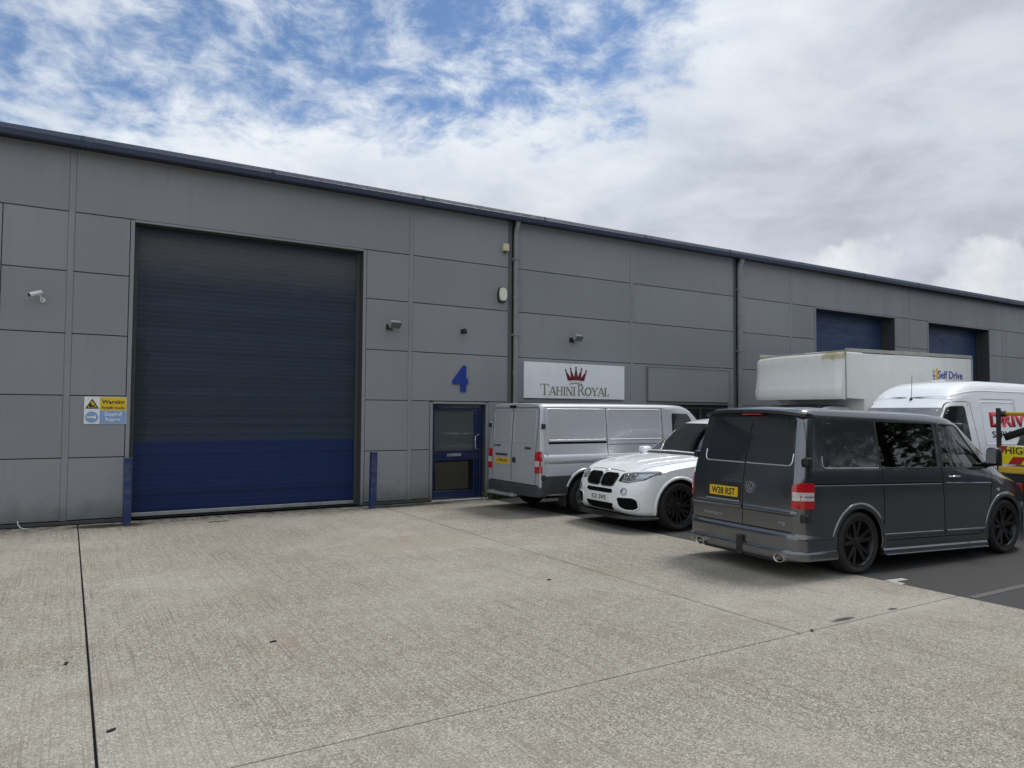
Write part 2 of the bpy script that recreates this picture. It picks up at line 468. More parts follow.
M['screen'] = glassmat('windscreen glass', (.66, .74, .70), 1.0, 2.3)
M['glass_dark'] = glassmat('dark window glass', (.055, .06, .06))
M['interior'] = plain('cabin trim', (.045, .045, .046), .8)
M['seat'] = plain('seat cloth', (.10, .105, .11), .9)
M['red'] = plain('red lamp lens', (.42, .008, .012), .12, 0, .8, .2, scale=25)
M['clearlens'] = plain('clear lamp lens', (.60, .58, .58), .1, .2, .8, .25, scale=30)
M['headlens'] = plain('headlamp cover', (.36, .39, .42), .06, .7, 1.0, .6, scale=26)
M['headdark'] = plain('headlamp bezel', (.02, .022, .025), .1, 0, 1.0)
M['plate_y'] = plain('yellow plate', (.70, .45, .015), .35, 0, .3)
M['plate_w'] = plain('white plate', (.75, .76, .77), .35, 0, .3)
M['redpaint'] = plain('red lettering', (.50, .012, .03), .4)
M['blueprint'] = plain('blue lettering', (.02, .05, .32), .4)
M['amber'] = plain('amber block', (.75, .45, .02), .4)
M['chevred'] = plain('chevron red', (.40, .012, .015), .35, dirt=.15)
M['chevyel'] = plain('chevron yellow', (.80, .66, .01), .35, dirt=.1)
M['barrier'] = plain('yellow bar paint', (.66, .42, .03), .45, dirt=.3)
M['paintline'] = plain('worn white line', (.42, .42, .41), .8, 0, 0, .25, dirt=.6, dirtcol=(.12, .12, .12), scale=14)
M['paintfaint'] = plain('faded white line', (.10, .10, .10), .85, 0, 0, .25, dirt=.7, dirtcol=(.07, .07, .07), scale=10)
M['weed'] = plain('weed leaf', (.060, .095, .025), .7, 0, 0, .4, scale=40)
M['litter'] = plain('dark scrap', (.012, .012, .012), .8)
M['bark'] = plain('bark', (.07, .055, .04), .9)
M['leaf'] = plain('tree leaf', (.045, .075, .022), .7, 0, 0, .4, scale=3)

# ------------------------------------------------------------------ camera
HC = 1.839
cam = bpy.data.cameras.new('camera'); camo = bpy.data.objects.new('camera', cam); COL.objects.link(camo)
yaw, pit, rol = R(31.4006), R(2.361), R(.318)
f = Vector((math.sin(yaw)*math.cos(pit), math.cos(yaw)*math.cos(pit), math.sin(pit)))
r = Vector((math.cos(yaw), -math.sin(yaw), 0)); u = r.cross(f)
r2 = r*math.cos(rol)+u*math.sin(rol); u2 = u*math.cos(rol)-r*math.sin(rol)
camo.matrix_world = Matrix(((r2.x, u2.x, -f.x, 0), (r2.y, u2.y, -f.y, 0), (r2.z, u2.z, -f.z, HC), (0, 0, 0, 1)))
cam.sensor_width = 36; cam.lens = 725.56*36/1024; cam.clip_end = 3000; cam.clip_start = .05
scene.camera = camo

# ------------------------------------------------------------------ sky and sun
SUN_EL, SUN_AZ = R(64), R(86)       # azimuth clockwise from +Y: high and to the right, along the wall
w = bpy.data.worlds.new('World'); scene.world = w; w.use_nodes = True
nt = w.node_tree; nt.nodes.clear(); n = N(nt)
out = n.new('ShaderNodeOutputWorld')
sky = n.new('ShaderNodeTexSky', sky_type='NISHITA'); sky.sun_disc = False
sky.sun_elevation = SUN_EL; sky.sun_rotation = SUN_AZ; sky.air_density = 1.0; sky.dust_density = .1; sky.ozone_density = 5.0
bg1 = n.new('ShaderNodeBackground'); nt.links.new(sky.outputs[0], bg1.inputs[0]); bg1.inputs[1].default_value = .098
d = n.vmath('NORMALIZE', n.new('ShaderNodeTexCoord').outputs['Generated'])
s = n.new('ShaderNodeSeparateXYZ'); nt.links.new(d, s.inputs[0])
zz = n.math('ADD', n.math('MAXIMUM', s.outputs[2], 0.0), .10)
cmb = n.new('ShaderNodeCombineXYZ'); nt.links.new(n.math('DIVIDE', s.outputs[0], zz), cmb.inputs[0]); nt.links.new(n.math('DIVIDE', s.outputs[1], zz), cmb.inputs[1])
P = cmb.outputs[0]                      # cloud-deck coordinates
def pixdir(x, y):
    v = r2*((x-512)/725.56)-u2*((y-384)/725.56)+f
    return v.normalized()
def side_of(p, q):                       # > 0 on the upper left of the line p-q as seen from the yard
    nrm = pixdir(*q).cross(pixdir(*p)).normalized()
    if nrm.dot(pixdir(100, -100)) < 0: nrm = -nrm
    return n.vmath('DOT_PRODUCT', d, tuple(nrm))
open_ = n.math('MINIMUM', side_of((0, 128), (600, 118)), side_of((545, 190), (720, 0)))     # > 0 towards the blue gap
D2 = n.vmath('MULTIPLY', d, (1, 1, 1.9))
def jitter(vec, sc, amt):
    q = n.vmath('SCALE', n.vmath('SUBTRACT', n.noise(vec, sc, 3, out='Color'), (.5, .5, .5))); q.node.inputs['Scale'].default_value = amt
    return n.vmath('ADD', vec, q)
warp = jitter(D2, 5, .10)
n1 = n.noise(warp, 15.0, 9, .64)            # puffs of the broken deck
n2 = n.noise(D2, 5.0, 4, .5)
n3 = n.noise(n.vmath('ADD', jitter(n.vmath('MULTIPLY', d, (1, 1, 2.4)), 3, .2), (4, 9, 0)), 3.6, 8, .58)
gapm = n.mapr(n.vmath('DOT_PRODUCT', d, tuple(pixdir(200, -40))), .70, .86)
bias = n.mapr(n.math('MULTIPLY', n.mapr(open_, -.14, .085), gapm), 0.0, 1.0, .34, -.035)
cov = n.math('ADD', n.math('ADD', n.math('MULTIPLY', n1, .95), n.math('MULTIPLY', n2, .20)), bias)
alpha = n.mapr(cov, .40, .80)
# colour of the deck: bright and broken near the gap, smooth pale grey away from it
grey = n.mapr(open_, .02, -.22)
bright = n.mapr(n3, .30, .70)
c1 = n.mix(bright, (.66, .73, .83), (.92, .96, 1.0))
c2 = n.mix(bright, (.43, .47, .545), (.69, .735, .80))
cc = n.mix(grey, c1, c2)
# heaps of cumulus low on the right
def heap(x, y, rad, zs):
    c0 = pixdir(x, y)
    q = n.vmath('SUBTRACT', d, tuple(c0))
    q = n.vmath('MULTIPLY', q, (1, 1, zs))
    e = n.math('ADD', n.vmath('LENGTH', q), n.math('MULTIPLY', n.math('SUBTRACT', n.noise(d, 16, 7, .6), .5), .14))
    return n.mapr(e, rad, rad-.03)
hp = n.math('MAXIMUM', n.math('MAXIMUM', heap(985, 285, .075, 1.2), heap(845, 268, .062, 1.5)), heap(1100, 300, .09, 1.2))
hc = n.mix(n.mapr(n.noise(d, 14, 6, .6), .35, .68), (.66, .70, .76), (.86, .88, .90))
cc = n.mix(n.math('MULTIPLY', hp, .85), cc, hc)
alpha = n.math('MAXIMUM', alpha, hp)
bg2 = n.new('ShaderNodeBackground'); nt.links.new(cc, bg2.inputs[0]); bg2.inputs[1].default_value = .80
mx = n.new('ShaderNodeMixShader'); nt.links.new(alpha, mx.inputs[0]); nt.links.new(bg1.outputs[0], mx.inputs[1]); nt.links.new(bg2.outputs[0], mx.inputs[2])
nt.links.new(mx.outputs[0], out.inputs[0])
sun = bpy.data.lights.new('sun', 'SUN'); sun.energy = 1.7; sun.angle = R(15); sun.color = (1, .96, .90)
suno = bpy.data.objects.new('sun', sun); COL.objects.link(suno)
sd = Vector((math.sin(SUN_AZ)*math.cos(SUN_EL), math.cos(SUN_AZ)*math.cos(SUN_EL), math.sin(SUN_EL)))
suno.rotation_euler = sd.to_track_quat('Z', 'Y').to_euler(); suno.location = (20, -10, 40)
vs = scene.view_settings; vs.view_transform = 'Standard'; vs.look = 'None'; vs.gamma = 1; vs.use_curve_mapping = False; vs.exposure = 0.32

# ------------------------------------------------------------------ ground
bm = bmesh.new()
g = [bm.verts.new(p) for p in ((-400, -400, -.03), (400, -400, -.03), (400, 400, -.03), (-400, 400, -.03))]; bm.faces.new(g)
tag(obj('ground', bm, M['subbase'], None, 0), kind='structure')
bm = bmesh.new(); AE = 7.83
box(bm, AE+.006, 120, -60, 13.86, -.029, -.006)
tag(obj('asphalt_parking', bm, M['asphalt'], None, 0), kind='structure')
bm = bmesh.new()
xsl = [-18, -12, -5.9, .173, 5.33, AE]
rows = [(-30, -18), (-18, -11.5), (-11.5, -6.2), (-6.2, -1.0), (-1.0, 4.03), (4.03, 8.95), (8.95, 13.87)]
for (y0, y1) in rows:
    for i in range(len(xsl)-1):
        x0, x1 = xsl[i], xsl[i+1]; g = .008
        if x1 == 5.33 and y0 < 4: x1 = AE                      # the near slab has no joint there
        elif x0 == 5.33 and y0 < 4: continue
        gy = .006
        box(bm, x0+g, x1-(g if x1 < AE else 0), y0+gy, y1-gy, -.028, 0, .0035)
tag(obj('concrete_apron', bm, M['concrete'], None, 0), kind='structure')
def mark(pts, z, m, name='bay_marking'):
    bm = bmesh.new(); prism(bm, pts, .002); bmesh.ops.translate(bm, verts=bm.verts, vec=(0, 0, z))
    return tag(obj(name, bm, m, None, 0), kind='structure')
mark([(7.86, 4.84), (8.13, 4.80), (8.13, 4.72), (7.93, 4.74), (7.90, 4.62), (7.84, 4.62)], -.004, M['paintline'])
mark([(7.90, 3.97), (13.5, 3.90), (13.5, 3.82), (7.90, 3.89)], -.004, M['paintfaint'])
mark([(7.90, 7.28), (13.5, 7.20), (13.5, 7.12), (7.90, 7.20)], -.004, M['paintfaint'])

# ------------------------------------------------------------------ building
bld = empty('industrial_building', (0, 13.8, 0), 0, 'long grey panel clad warehouse terrace with blue roller shutters and navy gutter', 'building')
YF = 13.8
def bpart(name, bm, m, parent=None, ang=32):
    bmesh.ops.translate(bm, verts=bm.verts, vec=(0, -YF, 0))
    return obj(name, bm, m, parent or bld, ang)
LV = [.075, 1.085, 2.10, 3.11, 4.13, 5.11, 6.20]
SEAM = [-6.06, -.035, 5.97, 11.91, 17.99, 24.12, 30.37, 36.45, 42.5, 48.6]
OPEN = [(-5.10, -1.03, 5.07), (.885, 4.945, 5.07), (19.14, 23.25, 5.07), (25.25, 29.35, 5.07), (32.8, 36.2, 5.07)]
TR = .065
bm = bmesh.new(); G = .007
def panel(x0, x1, z0, z1):
    if x1-x0 > .02: box(bm, x0+G, x1-G, YF, YF+.05, z0+G, z1-G, .006, 0)
def back(x0, x1, z0, z1): box(bm, x0, x1, YF+.030, YF+.27, z0, z1, 0, 1)
HW = .040
for i in range(len(SEAM)-1):
    a, b = SEAM[i], SEAM[i+1]
    op = [o for o in OPEN if a < o[0] < b]
    splits = []
    if op:
        o = op[0]
        cols = [(a+HW, o[0]-TR), (o[1]+TR, b-HW)]
        back(a, o[0]-.002, .0, 5.10); back(o[1]+.002, b, .0, 5.10); back(a, b, 5.102, 6.18)
        for c in cols:
            for k in range(5): panel(c[0], c[1], LV[k], LV[k+1])
        panel(a+HW, b-HW, LV[5], LV[6])
        box(bm, o[0]-TR+.004, o[0], YF-.006, YF+.025, .03, 5.10, .004)         # corner trims and dark linings
        box(bm, o[1], o[1]+TR-.004, YF-.006, YF+.025, .03, 5.10, .004)
        box(bm, o[0]+.002, o[1]-.002, YF-.004, YF+.025, 5.07, 5.112, .004)
        box(bm, o[0]-.03, o[0]+.001, YF+.0255, YF+.262, .03, 5.08, 0, 2); box(bm, o[1]-.001, o[1]+.03, YF+.0255, YF+.262, .03, 5.08, 0, 2)
        box(bm, o[0]+.002, o[1]-.002, YF+.0255, YF+.262, 5.068, 5.10, 0, 2)
    else:
        cuts = [a+HW]
        if i == 2: cuts += [8.39, 8.55]
        if i == 3: cuts += [15.62, 15.84]
        cuts.append(b-HW)
        colz = [(cuts[j], cuts[j+1]) for j in range(0, len(cuts), 2)]
        if i == 2:
            back(a, 6.49, .0, 2.07); back(7.76, b, .0, 2.07); back(a, b, 2.072, 6.18)
        elif i == 3:
            back(a, 13.42, .0, 2.07); back(15.3, b, .0, 2.07); back(13.422, 15.298, .0, .95); back(a, b, 2.072, 6.18)
        else:
            back(a, b, .0, 6.18)
        for (c0, c1) in colz:
            for k in range(6):
                if i == 2 and k < 2 and c0 < 7:
                    panel(c0, 6.49-TR, LV[k], LV[k+1]); panel(7.76+TR, c1, LV[k], LV[k+1])
                elif i == 3 and c0 < 13 and k < 2:
                    panel(c0, 13.42-.03, LV[k], LV[k+1]); panel(15.33, c1, LV[k], LV[k+1])
                    if k == 0: panel(13.42-.03, 15.33, LV[0], .93)
                else: panel(c0, c1, LV[k], LV[k+1])
for a in SEAM:                                                     # top-hat cover strips
    box(bm, a-HW-.006, a+HW+.006, YF-.005, YF+.05, .075, 6.2, .005)
for x0, x1 in ((6.49-TR, 6.49), (7.76, 7.76+TR)): box(bm, x0+.004, x1-.0, YF-.006, YF+.03, .02, 2.075, .004)
box(bm, 6.492, 7.758, YF-.004, YF+.03, 2.04, 2.09, .004); box(bm, 6.46, 6.493, YF+.031, YF+.2, .02, 2.07, 0, 2); box(bm, 7.757, 7.79, YF+.031, YF+.2, .02, 2.07, 0, 2); box(bm, 6.5, 7.75, YF+.031, YF+.2, 2.041, 2.07, 0, 2)
box(bm, -6.06, 48.6, YF+.66, YF+.68, .0, 6.18, 0, 1)                   # inner skin
bpart('wall', bm, [M['wall'], M['joint'], M['reveal']])
for x0, x1 in ((-1.0, .88), (4.95, 6.48), (7.77, 19.1)):               # plinth angle along the foot
    bm = bmesh.new(); box(bm, x0, x1, YF-.012, YF+.02, .012, .066, .004); bpart('plinth', bm, M['reveal'])
bm = bmesh.new()
box(bm, -6.06, 48.6, 13.56, YF+.03, 6.155, 6.17, 0, 0)
bpart('soffit', bm, M['soffit'])
bm = bmesh.new()
def run(prof, mi):
    A = [bm.verts.new((-6.1, y, z)) for y, z in prof]; B = [bm.verts.new((48.64, y, z)) for y, z in prof]
    for i in range(len(prof)-1):
        fc = bm.faces.new((A[i], B[i], B[i+1], A[i+1])); fc.material_index = mi[i]
run([(13.60, 6.13), (13.55, 6.13), (13.535, 6.145), (13.535, 6.235), (13.545, 6.25), (13.575, 6.315), (13.59, 6.325), (13.66, 6.325), (13.66, 6.17), (13.60, 6.13)], [0, 0, 0, 0, 1, 1, 1, 0, 0])
for k in range(18):                                                    # joint straps of the gutter
    x = -2.94+k*3.02
    box(bm, x-.03, x+.03, 13.528, 13.60, 6.126, 6.245, .003, 0)
    vs_ = box(bm, x-.03, x+.03, 0, .006, 0, .085, .002, 1)
    Mx = Matrix.Translation((0, 13.538, 6.246)) @ Matrix.Rotation(R(-24), 4, 'X')
    for v in vs_: v.co = Mx @ v.co
bmesh.ops.recalc_face_normals(bm, faces=bm.faces[:])
bpart('gutter', bm, [M['gutter'], M['gutter_top']])
bm = bmesh.new()
prism(bm, [(13.86, 6.30), (30, 7.9), (46.3, 6.30), (46.3, 6.19), (30, 7.78), (13.86, 6.19)], 54.6, Matrix(((0, 0, 1, -6.0), (1, 0, 0, 0), (0, 1, 0, 0), (0, 0, 0, 1))))
box(bm, -6.0, -5.9, YF+.33, 46.2, 0, 6.04); box(bm, 48.5, 48.6, YF+.33, 46.2, 0, 6.04); box(bm, -5.9, 48.5, 46.0, 46.2, 0, 6.04)
bpart('roof', bm, M['roof'], None, 0)
for x0, x1 in ((8.415, 8.525), (15.66, 15.80)):
    bm = bmesh.new(); r_ = (x1-x0)/2; xc = (x0+x1)/2
    tube(bm, [(xc, 13.64, 6.14), (xc, 13.66, 6.05), (xc, 13.72, 5.95), (xc, 13.73, 5.85), (xc, 13.73, .1)], r_, 16)
    for z in (5.3, 3.6, 2.0, .5): box(bm, xc-r_-.025, xc+r_+.025, 13.66, 13.80, z-.02, z+.02, .004)
    for z in (4.4, 2.7): cyl(bm, (xc, 13.73, z), (xc, 13.73, z+.09), r_+.008, None, 16)
    bpart('downpipe', bm, M['pipe'])
    bm = bmesh.new(); box(bm, x0-.115, x0-.012, 13.792, 13.83, .09, 6.15, .004)       # dark strip left of the pipe
    bpart('pipe_side_strip', bm, M['cover'])

def slats(bm, x0, x1, z0, z1, y, p=.0865):
    k = 0; z = z0; prof = []
    while z < z1-1e-4:
        e = min(z+p, z1)
        for t, dy in ((0, .0014), (.11, .0), (.5, -.0004), (.89, .0)):
            if z+p*t <= e: prof.append((z+p*t, y+dy))
        z += p
    prof.append((z1, y))
    A = [bm.verts.new((x0, yy, q)) for q, yy in prof]; B = [bm.verts.new((x1, yy, q)) for q, yy in prof]
    for i in range(len(prof)-1): bm.faces.new((A[i], B[i], B[i+1], A[i+1]))
def shutter(o, dep, split, mlo, mup, label=None):
    x0, x1, zt = o
    y = YF+dep
    bm = bmesh.new()
    if split:
        slats(bm, x0+.06, x1-.06, .115, 1.325, y); lo = bpart('roller_shutter', bm, mlo, None, 40)
        bm = bmesh.new(); slats(bm, x0+.06, x1-.06, 1.325, 5.06, y); bpart('upper_slats', bm, mup, lo, 40)
        if label: lo['label'] = label
        lo_ = lo
    else:
        slats(bm, x0+.06, x1-.06, .115, 5.06, y); lo = bpart('roller_shutter', bm, mlo, None, 40)
    bm = bmesh.new(); box(bm, x0+.06, x1-.06, y-.02, y+.03, .045, .112, .006); bpart('bottom_bar', bm, M['steel'], lo)
    for a, b in ((x0+.002, x0+.075), (x1-.075, x1-.002)):
        bm = bmesh.new(); box(bm, a, b, y-.045, y-.018, .02, 5.06, .004); bpart('guide_rail', bm, M['reveal'], lo)
    bm = bmesh.new()
    for a, b in ((x0-.03, x0+.001), (x1-.001, x1+.03)): box(bm, a, b, YF+.262, y+.06, .0, 5.10)
    box(bm, x0, x1, YF+.262, y+.06, 5.061, 5.10)
    box(bm, x0+.06, x1-.06, y+.035, y+.05, 0.0, 5.06)
    bpart('reveal', bm, M['reveal'], lo, 0)
    return lo
shutter(OPEN[0], .235, True, M['shutter_lo'], M['shutter_up'])
shutter(OPEN[1], .235, True, M['shutter_lo'], M['shutter_up'])
for o in OPEN[2:]: shutter(o, .45, False, M['shutter_mid'], None)

# personnel door
bm = bmesh.new(); yd = YF+.13
x0, x1 = 6.495, 7.755
box(bm, x0, x0+.06, yd, yd+.07, .03, 2.035, .004); box(bm, x1-.075, x1, yd, yd+.07, .03, 2.035, .004)
box(bm, x0+.061, x1-.076, yd, yd+.07, 1.965, 2.035, .004); box(bm, x0+.061, x1-.076, yd+.01, yd+.07, .03, .06, .004)
box(bm, x0, x1, yd+.08, yd+.12, .0, 2.06, 0)
dfr = bpart('entrance_door', bm, M['navy'])
bm = bmesh.new(); dx0, dx1 = x0+.065, x1-.08; y1 = yd+.02
box(bm, dx0, dx0+.045, y1, y1+.045, .065, 1.96, .004); box(bm, dx1-.13, dx1, y1, y1+.045, .065, 1.96, .004)
for z0, z1 in ((.065, .20), (.84, 1.045), (1.90, 1.96)): box(bm, dx0+.046, dx1-.131, y1, y1+.045, z0, z1, .004)
box(bm, dx1-.11, dx1-.02, y1-.006, y1, 1.05, 1.42, .003)
bpart('door_leaf', bm, M['navy'], dfr)
bm = bmesh.new(); box(bm, dx0+.046, dx1-.131, y1+.018, y1+.026, 1.046, 1.899); bpart('glass_pane', bm, M['doorglass'], dfr)
bm = bmesh.new(); box(bm, dx0+.046, dx1-.131, y1+.018, y1+.026, .201, .839)
bpart('glass_pane', bm, M['vwglass'], dfr)
bm = bmesh.new(); box(bm, dx0+.07, dx1-.25, y1+.010, y1+.016, .225, .805, .002); bpart('backing_board', bm, M['board'], dfr)
bm = bmesh.new(); box(bm, dx0+.34, dx0+.68, y1-.012, y1, .925, .985, .005); bpart('letter_plate', bm, M['steel'], dfr)
bm = bmesh.new(); hx = dx1-.10
tube(bm, [(hx+.06, y1, 1.37), (hx+.05, y1-.06, 1.38), (hx-.02, y1-.075, 1.36), (hx-.03, y1-.075, 1.22), (hx-.02, y1-.075, 1.08), (hx+.05, y1-.06, 1.06), (hx+.06, y1, 1.07)], .016, 10)
bpart('door_handle', bm, M['chrome'], dfr)
bm = bmesh.new(); box(bm, 6.45, 7.80, YF-.08, YF+.13, .0, .03, .005); bpart('threshold', bm, M['steel'], dfr)

# office window behind the parked vehicles
bm = bmesh.new(); yw = YF+.07
for a, b, c, d_ in ((13.42, 15.3, .95, 1.01), (13.42, 15.3, 2.0, 2.06), (13.42, 13.48, 1.012, 1.998), (15.24, 15.3, 1.012, 1.998), (14.33, 14.39, 1.012, 1.998)):
    box(bm, a, b, yw, yw+.06, c, d_, .004)
win = bpart('window', bm, M['reveal'])
bm = bmesh.new(); box(bm, 13.48, 15.24, yw+.03, yw+.04, 1.0, 2.0); bpart('pane', bm, M['vwglass'], win)

# ------------------------------------------------------------------ fixtures and signs on the wall
def fixture(name, loc, label, cat, group=None): return empty(name, loc, 0, label, cat, group)
# Tahini Royal board
SX0, SX1, SZ0, SZ1 = 8.71, 11.62, 2.20, 3.02; SY = YF-.06
t = fixture('shop_sign', ((SX0+SX1)/2, YF, SZ0), 'white sign board with a crimson crown above the words TAHINI ROYAL', 'sign')
def local(bm, o): bmesh.ops.translate(bm, verts=bm.verts, vec=-o.location)
def fpart(name, bm, m, o, ang=32): local(bm, o); return obj(name, bm, m, o, ang)
bm = bmesh.new(); box(bm, SX0, SX1, SY, YF-.001, SZ0, SZ1, .004); fpart('sign_panel', bm, M['signwhite'], t)
def S(px, py):   # pixel of an enlarged view of the board (u 70..918, v top 105..145 / bottom 405..425) to board coordinates
    uu = (px-70)/848; top = 105+40*uu; bot = 405+18*uu
    return SX0+(SX1-SX0)*(uu*1.05/(1+.05*uu)), SZ1-(SZ1-SZ0)*(py-top)/(bot-top)
bm = bmesh.new(); Mw = wallM(0, 0, SY-.001)
def sp(bm, pts, M_=Mw, h=.003): prism(bm, pts, h, M_)
cx, cz = (SX0+SX1)/2-.02, 2.66
# crown: five tapering spikes with balls over a jewelled band
cz = 2.665
tips = [(-.300, .185), (-.160, .225), (0, .25), (.160, .225), (.300, .185)]
foot_ = [(-.245, -.030), (-.21, -.045), (-.10, -.035), (0, -.030), (.10, -.035), (.21, -.045), (.245, -.030)]
val = [(-.262, .02), (-.150, .030), (-.055, .045), (.055, .045), (.150, .030), (.262, .02)]
for i, (tx, tz) in enumerate(tips):           # five slim spikes rising from one body
    sp(bm, [(cx+val[i][0]*.98, cz+val[i][1]), (cx+val[i+1][0]*.98, cz+val[i+1][1]), (cx+tx+.010, cz+tz), (cx+tx-.010, cz+tz)], Mw, .003+.0002*i)
    prism(bm, ell(cx+tx, cz+tz+.014, .024, .024, 14), .004, Mw)
sp(bm, [(cx+x_, cz+z_) for x_, z_ in foot_]+[(cx+x_, cz+z_) for x_, z_ in val[::-1]], Mw, .0042)
def arc_band(y0, sag, hh, wd):
    K = 14; up = []; dn = []
    for k in range(K+1):
        q = -1+2*k/K
        up.append((cx+q*wd, cz+y0+sag*(1-q*q))); dn.append((cx+q*wd*.97, cz+y0-hh+sag*(1-q*q)))
    sp(bm, up+dn[::-1], Mw, .0035)
arc_band(-.118, .02, .016, .19)
for k in range(5): prism(bm, ell(cx-.14+.07*k, cz-.078+.012*(1-((k-2)/2)**2), .013, .010, 12), .0035, Mw)
fpart('crown_emblem', bm, M['crimson'], t, 0)
# serif capitals drawn from strokes
bm = bmesh.new()
def stroke(x0, z0, x1, z1, wd):
    dx, dz = x1-x0, z1-z0; L = math.hypot(dx, dz); nx, nz = -dz/L*wd/2, dx/L*wd/2
    zz_ = .0030+.0004*random.random()
    prism(bm, [(x0+nx, z0+nz), (x0-nx, z0-nz), (x1-nx, z1-nz), (x1+nx, z1+nz)], zz_, Mw)
def arc(cx_, cz_, rx, rz, t0, t1, w0, w1=None):
    w1 = w1 or w0; K = 16
    o = []; i_ = []
    for k in range(K+1):
        t_ = R(t0+(t1-t0)*k/K); wv = w0*abs(math.cos(t_))+w1*abs(math.sin(t_))
        o.append((cx_+rx*math.cos(t_), cz_+rz*math.sin(t_))); i_.append((cx_+(rx-wv)*math.cos(t_), cz_+(rz-wv)*math.sin(t_)))
    for k in range(K): prism(bm, [o[k], i_[k], i_[k+1], o[k+1]], .003+.0002*(k % 2), Mw)
def letter(ch, x, z, w, h):
    T, t_ = .034, .015
    ser = lambda sx, sz: stroke(sx-.042, sz, sx+.042, sz, .012)
    if ch == 'T':
        stroke(x+w/2, z, x+w/2, z+h, T); stroke(x, z+h-.008, x+w, z+h-.008, t_); stroke(x+.008, z+h, x, z+h-.06, .014); stroke(x+w-.008, z+h, x+w, z+h-.06, .014); ser(x+w/2, z+.006)
    elif ch == 'A':
        stroke(x+.01, z, x+w/2, z+h, t_); stroke(x+w/2, z+h, x+w-.01, z, T); stroke(x+w*.24, z+h*.34, x+w*.76, z+h*.34, .014); ser(x+.015, z+.006); ser(x+w-.015, z+.006)
    elif ch == 'H':
        for q in (.03, w-.03): stroke(x+q, z, x+q, z+h, T*.9); ser(x+q, z+.006); ser(x+q, z+h-.006)
        stroke(x+.03, z+h*.52, x+w-.03, z+h*.52, .015)
    elif ch == 'I':
        stroke(x+w/2, z, x+w/2, z+h, T); ser(x+w/2, z+.006); ser(x+w/2, z+h-.006)
    elif ch == 'N':
        stroke(x+.025, z, x+.025, z+h, t_); stroke(x+w-.025, z, x+w-.025, z+h, t_); stroke(x+.025, z+h, x+w-.025, z, T); ser(x+.025, z+.006); ser(x+w-.025, z+h-.006)
    elif ch == 'R':
        stroke(x+.03, z, x+.03, z+h, T); ser(x+.03, z+.006); stroke(x+.0, z+h-.007, x+w*.5, z+h-.007, .015); stroke(x+.03, z+h*.49, x+w*.5, z+h*.49, .015)
        arc(x+w*.48, z+h*.745, w*.34, h*.255, 90, -90, T, .015); stroke(x+w*.45, z+h*.49, x+w, z+.004, T)
    elif ch == 'O': arc(x+w/2, z+h/2, w/2, h/2+.005, 0, 360, T, .016)
    elif ch == 'Y':
        stroke(x+.01, z+h, x+w/2, z+h*.45, T*.9); stroke(x+w-.01, z+h, x+w/2, z+h*.45, t_); stroke(x+w/2, z, x+w/2, z+h*.46, T); ser(x+.015, z+h-.006); ser(x+w-.015, z+h-.006); ser(x+w/2, z+.006)
    elif ch == 'L':
        stroke(x+.03, z, x+.03, z+h, T); ser(x+.03, z+h-.006); stroke(x, z+.008, x+w, z+.008, t_); stroke(x+w-.006, z, x+w, z+.06, .014)
zb = 2.275; x = cx-1.005
for ch, w_, hh in (('T', .25, .255), ('A', .205, .2), ('H', .20, .2), ('I', .08, .2), ('N', .20, .2), ('I', .08, .2), (' ', .06, 0), ('R', .21, .255), ('O', .215, .2), ('Y', .19, .2), ('A', .205, .2), ('L', .14, .2)):
    if ch != ' ': letter(ch, x, zb, w_*.94, hh)
    x += w_*.94+.006 if ch != 'H' else w_*.94+.012
fpart('sign_lettering', bm, M['bronze'], t, 0)
# blank board
t = fixture('blank_sign_board', (13.85, YF, 2.19), 'blank grey sign board above the office window right of the white sign', 'sign')
bm = bmesh.new(); box(bm, 12.40, 15.31, YF-.05, YF-.001, 2.19, 3.04, .006); fpart('panel', bm, M['wall'], t)
bm = bmesh.new()
for a, b, c, d_ in ((12.39, 15.32, 2.175, 2.199), (12.39, 15.32, 3.031, 3.055), (12.385, 12.41, 2.20, 3.03), (15.30, 15.325, 2.20, 3.03)): box(bm, a, b, YF-.058, YF-.002, c, d_, .003)
fpart('frame', bm, M['frame'], t)
# unit number
t = text_bm('4', .37, .56, .03, .045)
t.transform(wallM(7.12, 2.585, YF-.002))
bmesh.ops.translate(t, verts=t.verts, vec=(-7.12, -YF, -2.3))
tag(obj('unit_number', t, M['royal'], None, 32, (7.12, YF, 2.3)), 'blue numeral 4 fixed to the grey wall over the door', 'house number')
# forklift warning sign
WX0, WX1, WZ0, WZ1 = .215, .83, 1.635, 2.085
t = fixture('warning_sign', (.52, YF, WZ0), 'small yellow and blue warning sign reading Warning, Sound horn beside the big shutter', 'sign')
bm = bmesh.new(); box(bm, WX0, WX1, YF-.012, YF-.007, WZ0, WZ1, .001); fpart('sign_plate', bm, M['white'], t)
wm = lambda x, z: wallM(x, z, YF-.0125)
wx, wz = WX1-WX0, WZ1-WZ0; zm = WZ0+wz*.495
bm = bmesh.new(); box(bm, WX0+wx*.365, WX1-.006, YF-.0145, YF-.0125, zm+.003, WZ1-.006); fpart('yellow_field', bm, M['yellow'], t)
bm = bmesh.new(); box(bm, WX0+wx*.365, WX1-.006, YF-.0145, YF-.0125, WZ0+.006, zm-.003); prism(bm, ell(WX0+wx*.18, WZ0+wz*.25, .093, .093, 32), .002, wm(0, 0)); fpart('blue_field', bm, M['skyblue'], t)
bm = bmesh.new(); tx = WX0+wx*.185; tb = WZ0+wz*.56; th = wz*.37
prism(bm, rpoly([(tx-.1, tb), (tx+.1, tb), (tx, tb+th)], .015), .002, wm(0, 0)); 
k0 = [(tx-.022, tb+.045)]
